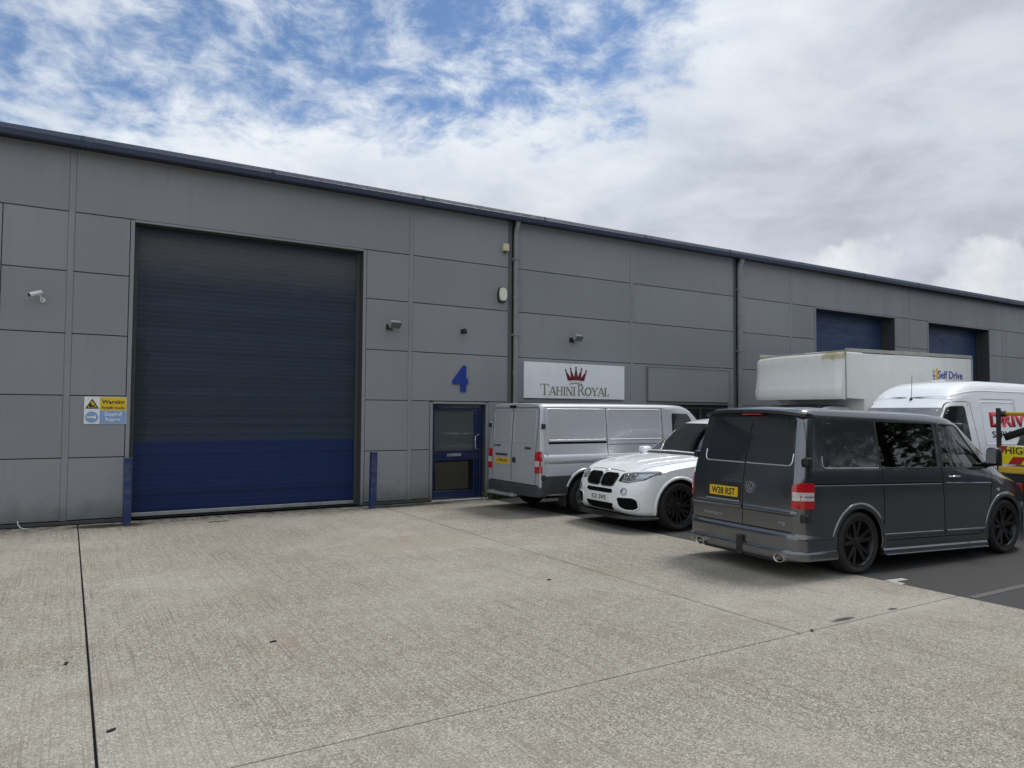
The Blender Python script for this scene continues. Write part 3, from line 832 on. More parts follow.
box(bm, tx-.045, tx+.03, YF-.0185, YF-.0165, tb+.025, tb+.055); box(bm, tx-.04, tx-.005, YF-.0185, YF-.0165, tb+.056, tb+.085); box(bm, tx+.033, tx+.038, YF-.0185, YF-.0165, tb+.015, tb+.09); box(bm, tx+.038, tx+.06, YF-.0185, YF-.0165, tb+.018, tb+.024)
text_bm('Warning', .335, .085, .002, .02, bm, wallM(WX0+wx*.68, zm+.135, YF-.0146)); text_bm('Forklift trucks', .335, .050, .002, .012, bm, wallM(WX0+wx*.68, zm+.048, YF-.0146))
fpart('black_print', bm, M['black'], t, 0)
bm = bmesh.new(); prism(bm, rpoly([(tx-.068, tb+.017), (tx+.068, tb+.017), (tx, tb+th-.034)], .008), .0018, wm(0, 0).copy() @ Matrix.Translation((0, 0, .0022))); fpart('triangle', bm, M['yellow'], t)
bm = bmesh.new(); text_bm('Sound', .25, .075, .002, .02, bm, wallM(WX0+wx*.68, WZ0+wz*.36, YF-.0146)); text_bm('horn', .21, .075, .002, .02, bm, wallM(WX0+wx*.68, WZ0+wz*.16, YF-.0146)); fpart('white_lettering', bm, M['white'], t, 0); bm = bmesh.new()
hx, hz = WX0+wx*.18, WZ0+wz*.25
prism(bm, [(hx-.07, hz-.012), (hx-.07, hz+.012), (hx+.02, hz+.012), (hx+.06, hz+.035), (hx+.06, hz-.035), (hx+.02, hz-.012)], .002, wm(0, 0) @ Matrix.Translation((0, 0, .0025)))
fpart('horn_symbol', bm, M['white'], t, 0)

# CCTV, floodlights, sensors
def aim(o, dx, dy, dz): return Vector((dx, dy, dz)).normalized()
t = fixture('cctv_camera', (-.45, YF, 3.68), 'white bullet security camera on the wall above and left of the warning sign', 'camera')
bm = bmesh.new(); c0 = Vector((-.49, YF-.15, 3.70)); ax = Vector((-.80, -.50, -.36)).normalized()
tube(bm, [c0-ax*.10, c0-ax*.09, c0+ax*.09, c0+ax*.105], [.022, .036, .036, .036], 16); fpart('housing', bm, M['cctv'], t)
bm = bmesh.new(); tube(bm, [c0+ax*.095, c0+ax*.112], .031, 16); 
side = ax.cross(Vector((0, 0, 1))).normalized()
fpart('lens', bm, M['headdark'], t)
bm = bmesh.new(); tube(bm, [(-.40, YF, 3.62), (-.40, YF-.015, 3.62)], .04, 16); tube(bm, [(-.40, YF-.01, 3.62), (-.41, YF-.10, 3.63), tuple(c0-ax*.06-Vector((0, 0, .035)))], .013, 10); fpart('bracket', bm, M['cctv'], t)
def flood(x, z, label, yawd):
    t = fixture('floodlight', (x, YF, z), label, 'floodlight', 'floodlights on the grey wall')
    Q = Matrix.Translation((x+.05, YF-.18, z-.03)) @ Matrix.Rotation(R(yawd), 4, 'Z') @ Matrix.Rotation(R(38), 4, 'X') @ Matrix.Scale(.8, 4)
    bm = bmesh.new(); 
    box(bm, -.15, .15, -.05, .05, -.085, .085, .018, 0, Q); box(bm, -.165, .165, -.066, -.045, -.10, .10, .008, 0, Q)
    for k in range(5): box(bm, -.12+.055*k, -.105+.055*k, .05, .075, -.06, .06, 0, 0, Q)
    fpart('housing', bm, M['grey'], t)
    bm = bmesh.new(); box(bm, -.14, .14, -.072, -.0665, -.078, .078, .002, 0, Q); fpart('lamp_glass', bm, M['lampglass'], t)
    bm = bmesh.new(); box(bm, x-.07, x+.07, YF-.02, YF-.001, z-.13, z-.02, .004); tube(bm, [(x, YF-.02, z-.08), (x, YF-.10, z-.10), (x+.02, YF-.16, z-.03)], .02, 8); fpart('bracket', bm, M['plastic'], t)
flood(5.50, 3.66, 'grey floodlight on a bracket just right of the big blue shutter', 12)
flood(10.06, 3.66, 'grey floodlight on a bracket above the white crown sign', 12)
t = fixture('dome_camera', (7.17, YF, 3.60), 'small black security camera on the wall above the numeral 4', 'camera')
bm = bmesh.new(); tube(bm, [(7.17, YF-.001, 3.60), (7.17, YF-.02, 3.60)], .05, 16); tube(bm, [(7.17, YF-.02, 3.60), (7.165, YF-.07, 3.60)], .02, 10); fpart('bracket', bm, M['plastic'], t)
bm = bmesh.new(); tube(bm, [(7.19, YF-.07, 3.63), (7.185, YF-.08, 3.625), (7.15, YF-.17, 3.57), (7.148, YF-.175, 3.568)], [.03, .042, .042, .036], 14); fpart('housing', bm, M['plastic'], t)
t = fixture('motion_sensor', (8.20, YF, 5.50), 'cream square sensor box high on the wall left of the downpipe', 'sensor')
bm = bmesh.new(); box(bm, 8.13, 8.28, YF-.10, YF-.001, 5.46, 5.62, .012); fpart('housing', bm, M['cream'], t)
bm = bmesh.new(); tube(bm, [(8.205, YF-.05, 5.462), (8.205, YF-.05, 5.40)], [.025, .018], 12); fpart('detector', bm, M['plastic'], t)
t = fixture('alarm_box', (8.12, YF, 4.40), 'pale rounded burglar alarm box on the wall left of the downpipe', 'alarm')
bm = bmesh.new(); prism(bm, rpoly([(8.05, 4.30), (8.21, 4.30), (8.24, 4.46), (8.21, 4.63), (8.05, 4.63), (8.02, 4.46)], .05), .06, wallM(0, 0, YF-.001)); fpart('back_plate', bm, M['plastic'], t)
bm = bmesh.new(); prism(bm, rpoly([(8.06, 4.335), (8.20, 4.335), (8.225, 4.475), (8.20, 4.625), (8.06, 4.625), (8.035, 4.475)], .06), .05, wallM(0, 0, YF-.061)); 
bmesh.ops.bevel(bm, geom=[e for e in bm.edges if all(v.co.y < YF-.105 for v in e.verts)], offset=.015, segments=3, affect='EDGES'); fpart('cover', bm, M['alarm'], t)
# guard posts
for x, lab in ((.855, 'scuffed navy square guard post at the left side of the big shutter'), (5.055, 'scuffed navy square guard post at the right side of the big shutter')):
    bm = bmesh.new(); box(bm, -.058, .058, -.058, .058, 0, 1.09, .006, 0)
    o = obj('guard_post', bm, M['post'], None, 32, (x, 13.43, 0)); tag(o, lab, 'post', 'navy guard posts either side of the big shutter'); o.rotation_euler = (R(.6), R(-.5 if x < 2 else .4), R(3))
# loose strap, litter, weeds
bm = bmesh.new(); tube(bm, [(-.64, 13.77, .12), (-.625, 13.74, .065), (-.59, 13.70, .02), (-.53, 13.66, .006), (-.49, 13.66, .005)], [.006, .007, .007, .007, .005], 6)
local_v = Vector((-.66, 13.74, 0)); bmesh.ops.translate(bm, verts=bm.verts, vec=-local_v)
tag(obj('strap', bm, M['cctv'], None, 32, local_v), 'short white strap hanging from the wall foot at far left', 'strap')
for (x, y, a, lab) in ((.032, 6.27, 80, 'small black scrap on the concrete left of the long joint'), (.257, 4.836, 30, 'black scrap on the concrete right of the long joint'), (1.448, 6.03, 10, 'black scrap lying in the middle of the concrete apron'), (4.598, 6.72, 5, 'small black scrap on the concrete left of the dark grey van'), (5.47, 4.02, 40, 'tiny black pebble beside the crossing of two slab joints'), (2.20, 13.05, 4, 'flat dark strip of rubber before the big shutter')):
    bm = bmesh.new()
    pts = rpoly([(-.028, -.010), (.016, -.014), (.032, .0), (.010, .012), (-.024, .009)], .006)
    if 'strip' in lab: pts = [(-.16, -.012), (.16, -.010), (.15, .012), (-.15, .010)]
    prism(bm, pts, .008)
    for v in bm.verts: v.co.z += .004+.25*abs(v.co.x)**1.5 if 'curled' in lab else 0
    o = obj('scrap', bm, M['litter'], None, 0, (x, y, .001)); o.rotation_euler[2] = R(a); tag(o, lab, 'litter')
t = empty('weed', (7.92, 13.68, 0), 0, 'low green weed tuft growing at the wall foot beside the door', 'plant')
bm = bmesh.new()
for k in range(120):
    a = random.uniform(0, 6.28); L = random.uniform(.06, .22); rr = random.uniform(0, .22)
    b0 = Vector((rr*math.cos(a)*1.3, rr*math.sin(a)*.35-.02, 0)); dd = Vector((math.cos(a)*.5, math.sin(a)*.5, 1)).normalized()
    sd_ = dd.cross(Vector((math.sin(k), math.cos(k), 0))).normalized()*.012
    p1 = b0+dd*L*.6; p2 = b0+dd*L+Vector((math.cos(a)*.03, math.sin(a)*.03, -.02))
    V_ = [bm.verts.new(q) for q in (b0, p1-sd_, p2, p1+sd_)]; bm.faces.new(V_)
obj('leaves', bm, M['weed'], t, 0)

# ------------------------------------------------------------------ vehicle kit
def halfprof(zb, zt, w, wr, zbelt, r, crown, rb, bul):
    pts = [(0, zb), (w*.35, zb), (w*.7, zb), (max(w-rb*1.3, w*.75), zb)]
    for k in range(1, 5):
        t = k/4*math.pi/2
        pts.append((w-rb+rb*math.sin(t), zb+rb-rb*math.cos(t)))
    for k in range(1, 9):
        t = k/8; pts.append((w+bul*math.sin(math.pi*t), zb+rb+(zbelt-zb-rb)*t))
    A = Vector((w, zbelt)); C = Vector((wr, zt)); L = (C-A).length; ta = max(.1, 1-r/max(L, .01))
    P1 = A.lerp(C, ta)
    for k in range(1, 7): p = A.lerp(P1, k/6); pts.append((p.x, p.y))
    rB = min(r*1.1, wr*.45); yB = wr-rB
    B = Vector((yB, zt+crown*(1-(yB/wr)**2)))
    for k in range(1, 7):
        s = k/6; p = P1*(1-s)**2+C*2*s*(1-s)+B*s*s; pts.append((p.x, p.y))
    for k in range(1, 7):
        y = yB*(1-k/6); pts.append((y, zt+crown*(1-(y/wr)**2)))
    return pts

def loft(par, xs, warp=None):
    F = {k: pchip(v) if isinstance(v, list) else (lambda x, v=v: v) for k, v in par.items()}
    bm = bmesh.new(); rings = []
    for x in xs:
        h = halfprof(*[F[k](x) for k in ('zb', 'zt', 'w', 'wr', 'zbelt', 'r', 'crown', 'rb', 'bul')])
        full = [(-y, z) for y, z in h]+[(y, z) for y, z in h[-2:0:-1]]
        ring = []
        for y, z in full:
            xx = warp(x, y, z) if warp else x
            ring.append(bm.verts.new((xx, y, z)))
        rings.append(ring)
    n_ = len(rings[0]); m = len(h)
    for A, B in zip(rings, rings[1:]):
        for k in range(n_): bm.faces.new((A[k], A[(k+1) % n_], B[(k+1) % n_], B[k]))
    for ring in (rings[0], rings[-1]):
        L = ring[:m]; Rr = [ring[0]]+ring[:m-1:-1]+[ring[m-1]]
        for k in range(m-1):
            q = [L[k], L[k+1], Rr[k+1], Rr[k]]; u_ = []
            for v in q:
                if v not in u_: u_.append(v)
            if len(u_) > 2: bm.faces.new(u_)
    bmesh.ops.recalc_face_normals(bm, faces=bm.faces[:])
    return bm

def stations(keys, step=.06):
    xs = []
    for a, b in zip(keys, keys[1:]):
        k = max(1, int(round((b-a)/step)))
        xs += [a+(b-a)*i/k for i in range(k)]
    return xs+[keys[-1]]

def boolean(target, cutters):
    """target and cutters: (bmesh, mats). returns a bmesh with cutter material indices kept"""
    bmT, mats = target
    me = bpy.data.meshes.new('t'); bmT.to_mesh(me); bmT.free()
    for m in mats: me.materials.append(m)
    o = bpy.data.objects.new('t', me); COL.objects.link(o)
    for bmC, mi in cutters:
        bmesh.ops.recalc_face_normals(bmC, faces=bmC.faces[:])
        mc = bpy.data.meshes.new('c'); bmC.to_mesh(mc); bmC.free(); mc.materials.append(mats[mi])
        c = bpy.data.objects.new('c', mc); COL.objects.link(c)
        md = o.modifiers.new('b', 'BOOLEAN'); md.operation = 'DIFFERENCE'; md.object = c; md.solver = 'EXACT'; md.material_mode = 'TRANSFER'
        bpy.context.view_layer.update()
        dg = bpy.context.evaluated_depsgraph_get()
        new = bpy.data.meshes.new_from_object(o.evaluated_get(dg))
        o.modifiers.clear(); o.data = new
        bpy.data.objects.remove(c)
    bm = bmesh.new(); bm.from_mesh(o.data); names = [m for m in o.data.materials]
    bpy.data.objects.remove(o)
    return bm, names

VIEW = {'L': (Vector((0, -1, 0)), lambda u, v: Vector((u, 5, v))), 'Rt': (Vector((0, 1, 0)), lambda u, v: Vector((u, -5, v))),
        'F': (Vector((-1, 0, 0)), lambda u, v: Vector((9, u, v))), 'B': (Vector((1, 0, 0)), lambda u, v: Vector((-9, u, v))),
        'T': (Vector((0, 0, -1)), lambda u, v: Vector((u, v, 6)))}
def hit(bvh, view, u, v, off):
    d, fn = VIEW[view]; o = fn(u, v)
    loc, nr, i, dist = bvh.ray_cast(o, d)
    if loc is None:
        loc, nr, i, dist = bvh.find_nearest(o+d*(o.length-1.0) if view not in ('L', 'Rt') else Vector((u, -.9 if view == 'Rt' else .9, v)))
    if nr.dot(d) > 0: nr = -nr
    return loc+nr*off, nr

def patch(bm, bvh, outline, view, off=.004, thick=.004, grid=.05, mi=0, push=0.0, keep=0.0):
    """a skin cut to `outline` in the given view that follows the body, standing `off` proud"""
    t = bmesh.new(); vs_ = [t.verts.new((u, v, 0)) for u, v in outline]; t.faces.new(vs_)
    us = [p[0] for p in outline]; ws = [p[1] for p in outline]
    def cuts(lo, hi, axis):
        k = int((hi-lo)/grid)
        for i in range(1, k+1):
            q = lo+(hi-lo)*i/(k+1)
            co = (q, 0, 0) if axis == 0 else (0, q, 0); no = (1, 0, 0) if axis == 0 else (0, 1, 0)
            bmesh.ops.bisect_plane(t, geom=t.verts[:]+t.edges[:]+t.faces[:], plane_co=co, plane_no=no)
    cuts(min(us), max(us), 0); cuts(min(ws), max(ws), 1)
    t.normal_update()
    top = {}; bot = {}
    for v in t.verts:
        p, nr = hit(bvh, view, v.co.x, v.co.y, off)
        top[v] = bm.verts.new(p); bot[v] = bm.verts.new(p-nr*thick)
    d = VIEW[view][0]
    for f_ in t.faces:
        q = [top[v] for v in f_.verts]
        a = bm.faces.new(q); a.material_index = mi; a.normal_update()
        if a.normal.dot(d) > 0: a.normal_flip()
    for e in t.edges:
        if len(e.link_faces) == 1:
            a, b = e.verts
            f2 = bm.faces.new((top[a], top[b], bot[b], bot[a])); f2.material_index = mi
    t.free()

def strip(bm, bvh, pts, width, view, off=.003, thick=.004, mi=0, closed=False, step=.04, rnd=0.0):
    """a band of given width along a polyline in the given view, following the body; rnd raises the centre line"""
    P_ = [Vector(p) for p in pts]
    if closed: P_.append(P_[0])
    Q = []
    for a, b in zip(P_, P_[1:]):
        k = max(1, int((b-a).length/step)); Q += [a.lerp(b, i/k) for i in range(k)]
    Q.append(P_[-1]); m = len(Q); rows = []
    for i, p in enumerate(Q):
        if closed: a, b = Q[(i-1) % (m-1)], Q[(i+1) % (m-1)]
        else: a, b = Q[max(i-1, 0)], Q[min(i+1, m-1)]
        d = (b-a).normalized(); nn = Vector((-d.y, d.x))*width/2
        row = []
        for s_, oo in ((-1, off-thick), (-1, off), (0, off+rnd), (1, off), (1, off-thick)):
            q = p+nn*s_; h_, nr = hit(bvh, view, q.x, q.y, oo); row.append(bm.verts.new(h_))
        rows.append(row)
    for A, B in zip(rows, rows[1:]):
        for k in range(4):
            f_ = bm.faces.new((A[k], A[k+1], B[k+1], B[k])); f_.material_index = mi

def bodybvh(bm): return BVHTree.FromBMesh(bm)

def arch_cut(x, z, rad, w, depth=.36):
    out_ = []
    for s_ in (-1, 1):
        b = bmesh.new(); y0 = s_*(w-depth); y1 = s_*(w+.3)
        cyl(b, (x, y0, z), (x, y1, z), rad, None, 40); out_.append(b)
    return out_

def make_wheel(parent, x, y, r, wd, rimr, style, rimmat, side):
    """side = +1 when the outside of the wheel faces +y"""
    bm = bmesh.new(); hub = wd*.5
    lathe_y(bm, [(.02, -hub*.6), (rimr*.62, -hub*.6), (rimr*.62, -hub*.4), (.02, -hub*.4)], 28)
    wo = obj('wheel', bm, M['grey'] if style != 'black' else M['cladding'], parent, 32, (x, y, r))
    if side < 0: wo.rotation_euler = (0, 0, math.pi)
    bm = bmesh.new(); h = wd/2
    lathe_y(bm, [(rimr, -h*.9), (rimr+.02, -h), (rimr+(r-rimr)*.6, -h*1.03), (r-.02, -h*.93), (r-.004, -h*.7), (r, -h*.3), (r, h*.3), (r-.004, h*.7), (r-.02, h*.93), (rimr+(r-rimr)*.6, h*1.03), (rimr+.02, h), (rimr, h*.9)], 48)
    ty = obj('tyre', bm, M['rubber'], wo)
    bm = bmesh.new()
    lathe_y(bm, [(rimr+.004, h*.95), (rimr-.012, h*.97), (rimr-.022, h*.86), (rimr-.035, h*.2), (rimr-.035, -h*.9), (rimr-.02, -h*.9), (rimr-.018, h*.2), (rimr-.002, h*.86)], 40)
    def spoke(t0, t1, w0, w1, y0, y1, rin, rout, dep=.03):
        a0, a1 = R(t0), R(t1)
        P0 = Vector((rin*math.cos(a0), y0, rin*math.sin(a0))); P1 = Vector((rout*math.cos(a1), y1, rout*math.sin(a1)))
        d = (P1-P0); tn = Vector((-d.z, 0, d.x)).normalized()
        V_ = []
        for P_, wv in ((P0, w0), (P1, w1)):
            V_.append([bm.verts.new(P_+tn*wv/2), bm.verts.new(P_-tn*wv/2), bm.verts.new(P_-tn*wv*.4+Vector((0, -dep, 0))), bm.verts.new(P_+tn*wv*.4+Vector((0, -dep, 0)))])
        for k in range(4): bm.faces.new((V_[0][k], V_[0][(k+1) % 4], V_[1][(k+1) % 4], V_[1][k]))
    ns = {'black': 5, 'multi': 7, 'steel': 6}[style]
    for k in range(ns):
        t = 360*k/ns+14
        if style == 'black':
            spoke(t-9, t-13, .05, .045, h*.62, h*.86, .05, rimr-.018); spoke(t+9, t+13, .05, .045, h*.62, h*.86, .05, rimr-.018)
        elif style == 'multi':
            spoke(t, t-12, .045, .035, h*.6, h*.86, .05, rimr-.018); spoke(t, t+12, .045, .035, h*.6, h*.86, .05, rimr-.018)
        else: spoke(t, t, .09, .10, h*.45, h*.62, .07, rimr-.02, .02)
    lathe_y(bm, [(.002, h*.70), (.045, h*.70), (.062, h*.64), (.07, h*.35), (.002, h*.35)], 24, 0, False)
    for k in range(5): cyl(bm, (.05*math.cos(k*1.2566+.3), h*.5, .05*math.sin(k*1.2566+.3)), (.05*math.cos(k*1.2566+.3), h*.68, .05*math.sin(k*1.2566+.3)), .008, None, 6)
    bmesh.ops.recalc_face_normals(bm, faces=bm.faces[:])
    obj('rim', bm, rimmat, wo)
    return wo

def plate(bm, bvh, cx_, cz_, w_, h_, view, off): patch(bm, bvh, rpoly([(cx_-w_/2, cz_-h_/2), (cx_+w_/2, cz_-h_/2), (cx_+w_/2, cz_+h_/2), (cx_-w_/2, cz_+h_/2)], .012, 2), view, off, .01, .3)
def seat(parent, x, y, z):
    bm = bmesh.new()
    box(bm, x-.26, x+.26, y-.24, y+.24, z, z+.16, .05, 0, None, 2)
    Q = Matrix.Translation((x-.22, y, z+.1)) @ Matrix.Rotation(R(-14), 4, 'Y')
    box(bm, -.06, .08, -.23, .23, 0, .62, .05, 0, Q, 2); box(bm, -.04, .06, -.13, .13, .66, .86, .04, 0, Q, 2)
    box(bm, x-.2, x+.2, y-.2, y+.2, z-.3, z-.001)
    return obj('seat', bm, M['seat'], parent)
def mirror_pair(o, pitch):
    o.rotation_euler = (0, R(pitch), 0)

# ------------------------------------------------------------------ the dark grey van
def build_grey_van():
    v = empty('panel_van', (7.95, 6.06, 0), -4.0, 'dark grey metallic van with black wheels and yellow rear plate, nearest the camera', 'van', 'vehicles parked along the units')
    PIT = 1.5; mt = M['vw']; v.scale = (.985, .957, 1)
    def part(name, bm, m, parent=None, ang=32):
        o = obj(name, bm, m, parent or v, ang)
        if parent is None: o.rotation_euler = (0, R(PIT), 0)
        return o
    warp = lambda x, y, z: x+.20*max(0, (z-1.0)/.9)**1.15*max(0, 1-(x+1.0)/.9) if x < -.1 else x
    par = dict(zb=[(-1, .34), (-.9, .28), (-.5, .24), (3.3, .22), (3.7, .24), (3.86, .34)],
               zt=[(-1, 1.86), (-.93, 1.885), (-.8, 1.895), (1.4, 1.90), (1.9, 1.88), (2.15, 1.83), (2.4, 1.69), (3.05, 1.22), (3.2, 1.14), (3.55, 1.03), (3.75, .92), (3.86, .76)],
               w=[(-1, .84), (-.97, .885), (-.92, .915), (-.82, .938), (-.6, .95), (2.6, .95), (3.2, .935), (3.55, .87), (3.75, .76), (3.86, .6)],
               wr=[(-1, .74), (-.93, .79), (-.8, .815), (1.8, .815), (2.3, .77), (3.05, .80), (3.5, .74), (3.86, .48)],
               zbelt=[(-1, 1.12), (2.6, 1.12), (3.2, 1.04), (3.55, .90), (3.86, .58)],
               r=[(-1, .10), (2.0, .13), (3.86, .12)], crown=.035, rb=.10, bul=.012)
    xs = stations([-1, -.97, -.93, -.88, -.8, -.6, 1.9, 3.1, 3.5, 3.86], .055)
    bvh = bodybvh(loft(par, xs, warp))
    bm = loft(par, xs, warp)
    cuts = []
    for c in arch_cut(0, .345, .415, .95)+arch_cut(3.0, .42, .415, .95): cuts.append((c, 1))
    cav = dict(zb=.72, zt=[(.35, 1.83), (1.9, 1.81), (2.15, 1.76), (2.4, 1.61), (2.95, 1.20)], w=[(.35, .87), (2.6, .87), (2.95, .85)], wr=.745, zbelt=1.12, r=.08, crown=.02, rb=.05, bul=0)
    cuts.append((loft(cav, stations([.35, 1.9, 2.95], .15)), 2))
    DW = rpoly([(1.63, 1.235), (2.60, 1.235), (2.56, 1.30), (2.08, 1.765), (1.66, 1.775)], [.04, .03, .04, .05, .05])
    SW = rpoly([(.42, 1.235), (1.52, 1.235), (1.54, 1.78), (.42, 1.78)], .05)
    for o_ in (DW, SW):
        b = bmesh.new(); prism(b, o_, 4, Matrix(((1, 0, 0, 0), (0, 0, -1, 2), (0, 1, 0, 0), (0, 0, 0, 1)))); cuts.append((b, 2))
    WS = rpoly([(-.76, 1.255), (.76, 1.255), (.68, 1.765), (-.68, 1.765)], .06)
    b = bmesh.new(); prism(b, WS, 2.7, Matrix(((0, 0, 1, 2.05), (1, 0, 0, 0), (0, 1, 0, 0), (0, 0, 0, 1)))); cuts.append((b, 2))
    bm, _ = boolean((bm, [mt, M['arch'], M['interior']]), cuts)
    body = part('body', bm, [mt, M['arch'], M['interior']])
    # panes
    for view in ('Rt', 'L'):
        bm = bmesh.new(); patch(bm, bvh, DW, view, -.004, .004, .06); part('window', bm, M['glass'])
        bm = bmesh.new(); patch(bm, bvh, SW, view, -.002, .004, .06); part('window', bm, M['glass_dark'])
        W1 = rpoly([(-.60, 1.235), (.36, 1.235), (.385, 1.78), (-.50, 1.78)], [.07, .03, .03, .07])
        bm = bmesh.new(); patch(bm, bvh, W1, view, .004, .006, .05); w1 = part('window', bm, M['panelglass'])
        bm = bmesh.new(); strip(bm, bvh, rpoly([(-.605, 1.36), (-.615, 1.225), (.36, 1.225)], [0, .09, 0])[0:], .014, view, .004, .006, rnd=.006); o_ = obj('window_lip', bm, M['steel'], w1)  # pale metal stands in for the sky glint along the lip
        bm = bmesh.new()      # black pillars and weather strips
        strip(bm, bvh, [(.40, 1.23), (.402, 1.785)], .03, view, .004); strip(bm, bvh, [(1.53, 1.23), (1.55, 1.78)], .02, view, .003)
        strip(bm, bvh, [(1.60, 1.226), (2.66, 1.226)], .016, view, .006); strip(bm, bvh, [(.42, 1.226), (1.53, 1.226)], .016, view, .004)
        strip(bm, bvh, rpoly([(1.635, 1.25), (1.655, 1.785), (2.09, 1.775), (2.62, 1.25)], [0, .05, .05, 0]), .022, view, .002)
        part('weather_strip', bm, M['plastic'])
        # panel gaps, the sliding rail and the crease
        bm = bmesh.new()
        strip(bm, bvh, rpoly([(1.61, 1.80), (1.60, 1.10), (1.64, .42), (1.66, .36)], 0), .011, view, .0012, .003)
        strip(bm, bvh, rpoly([(1.66, .37), (2.50, .37), (2.64, .80), (2.70, 1.20)], [0, .12, .2, 0]), .010, view, .0012, .003)
        strip(bm, bvh, [(.44, .38), (.43, 1.21)], .010, view, .0012, .003); strip(bm, bvh, [(.44, .37), (1.64, .37)], .010, view, .0012, .003)
        strip(bm, bvh, [(-.80, 1.045), (1.60, 1.045)], .016, view, .0014, .004)
        strip(bm, bvh, [(-.79, 1.74), (-.83, 1.1), (-.83, .6)], .006, view, .0006, .003)
        part('panel_gap', bm, M['arch'])
        bm = bmesh.new(); strip(bm, bvh, [(1.64, 1.03), (2.66, 1.02)], .035, view, .001, .004, rnd=.006); strip(bm, bvh, [(-.80, 1.022), (1.58, 1.022)], .03, view, .001, .004, rnd=.008)
        strip(bm, bvh, [(.44, .425), (1.60, .425)], .05, view, .001, .006, rnd=.010); strip(bm, bvh, [(1.68, .425), (2.52, .425)], .05, view, .001, .006, rnd=.010)
        part('side_crease', bm, mt)
        s_ = -1 if view == 'Rt' else 1
        for x_, zc in ((0, .345), (3.0, .42)):
            bm = bmesh.new(); pts = [(x_+.447*math.cos(R(t)), zc+.447*math.sin(R(t))) for t in range(-8, 189, 7)]
            strip(bm, bvh, pts, .075, view, .004, .01, rnd=.012); part('arch_lip', bm, mt)
        bm = bmesh.new(); tube(bm, [(.42, s_*.93, .235), (2.55, s_*.93, .235)], .045, 10); box(bm, .44, 2.53, min(s_*.86, s_*1.0), max(s_*.86, s_*1.0), .196, .214, .006)
        part('side_skirt', bm, mt)
        for hx in (1.86,):
            bm = bmesh.new(); tube(bm, [(hx-.09, s_*.952, 1.115), (hx-.07, s_*.985, 1.118), (hx+.07, s_*.985, 1.118), (hx+.09, s_*.952, 1.115)], .014, 8); patch(bm, bvh, ell(hx-.11, 1.117, .03, .022, 14), view, .004, .006)
            part('door_handle', bm, M['chrome'])
        bm = bmesh.new(); box(bm, 2.51, 2.65, min(s_*.955, s_*1.13), max(s_*.955, s_*1.13), 1.26, 1.50, .05, 0, None, 3); tube(bm, [(2.62, s_*.88, 1.26), (2.62, s_*1.0, 1.29)], .04, 10)
        mo = part('wing_mirror', bm, M['blackrim'])
        bm = bmesh.new(); box(bm, 2.504, 2.51, min(s_*.985, s_*1.105), max(s_*.985, s_*1.105), 1.29, 1.47, .002); obj('mirror_glass', bm, M['chrome'], mo)
        bm = bmesh.new(); patch(bm, bvh, ell(2.82, .94, .035, .02, 14), view, .004, .006); part('side_repeater', bm, M['clearlens'])
        # rear lamps wrap the corner
        bm = bmesh.new(); yy = .80
        patch(bm, bvh, rpoly([(s_*.835, .775), (s_*.835, 1.035), (s_*.91, 1.06), (s_*.91, .775)], .02), 'B', .012, .016, .03)
        patch(bm, bvh, rpoly([(-.955, .775), (-.78, .775), (-.78, 1.06), (-.955, 1.06)], .015), view, .012, .016, .03)
        lamp = part('tail_lamp', bm, M['red'])
        bm = bmesh.new()
        patch(bm, bvh, [(s_*.845, .862), (s_*.845, .955), (s_*.905, .955), (s_*.905, .862)], 'B', .015, .006, .03)
        patch(bm, bvh, [(-.95, .862), (-.79, .862), (-.79, .955), (-.95, .955)], view, .015, .006, .03)
        obj('clear_lens', bm, M['clearlens'], lamp)
        bm = bmesh.new(); strip(bm, bvh, [(s_*.845, .908), (s_*.905, .908)], .010, 'B', .017, .004); strip(bm, bvh, [(-.95, .908), (-.79, .908)], .010, view, .017, .004); obj('lens_divider', bm, M['cladding'], lamp)
        for z_ in (1.30, .665):
            bm = bmesh.new(); box(bm, -.955+.04*(z_ > 1), -.86+.04*(z_ > 1), min(s_*.90, s_*.965), max(s_*.90, s_*.965), z_-.045, z_+.045, .012); part('door_hinge', bm, M['plastic'])
        bm = bmesh.new(); patch(bm, bvh, rpoly([(s_*.38, .80), (s_*.44, .93), (s_*.80, .93), (s_*.74, .76)], .03), 'F', .006, .01, .04); part('headlamp', bm, M['headlens'])
    bm = bmesh.new(); patch(bm, bvh, WS, 'F', -.002, .004, .08); part('windscreen', bm, M['glass'])
    # rear doors
    C0 = -.055
    for a, b in ((C0+.012, .66), (-.775, C0-.012)):
        W_ = rpoly([(a, 1.255), (b, 1.255), (b-.03*(b > 0), 1.80), (a+.03*(a < -.5), 1.80)], .07)
        bm = bmesh.new(); patch(bm, bvh, W_, 'B', .004, .006, .05); rw = part('rear_window', bm, M['panelglass'])
        o1, o2 = (b, a) if b > 0 else (a, b)
        bm = bmesh.new(); sg = 1 if b > 0 else -1
        strip(bm, bvh, rpoly([(o1+sg*.012, 1.38), (o1+sg*.012, 1.243), (o2, 1.243)], [0, .09, 0]), .016, 'B', .003, .006, rnd=.008); obj('window_lip', bm, M['chrome'], rw)  # chrome colour stands in for skylight caught by the window's lower edge
    bm = bmesh.new(); strip(bm, bvh, [(C0, .50), (C0, 1.84)], .009, 'B', .0012, .003)
    strip(bm, bvh, rpoly([(.86, .50), (-.86, .50)], 0), .014, 'B', .0012, .003)
    part('panel_gap', bm, M['arch'])
    bm = bmesh.new(); strip(bm, bvh, [(.86, .715), (C0+.015, .715)], .07, 'B', .0, .006, rnd=.016); strip(bm, bvh, [(C0-.015, .715), (-.88, .715)], .07, 'B', .0, .006, rnd=.016); part('door_crease', bm, mt)
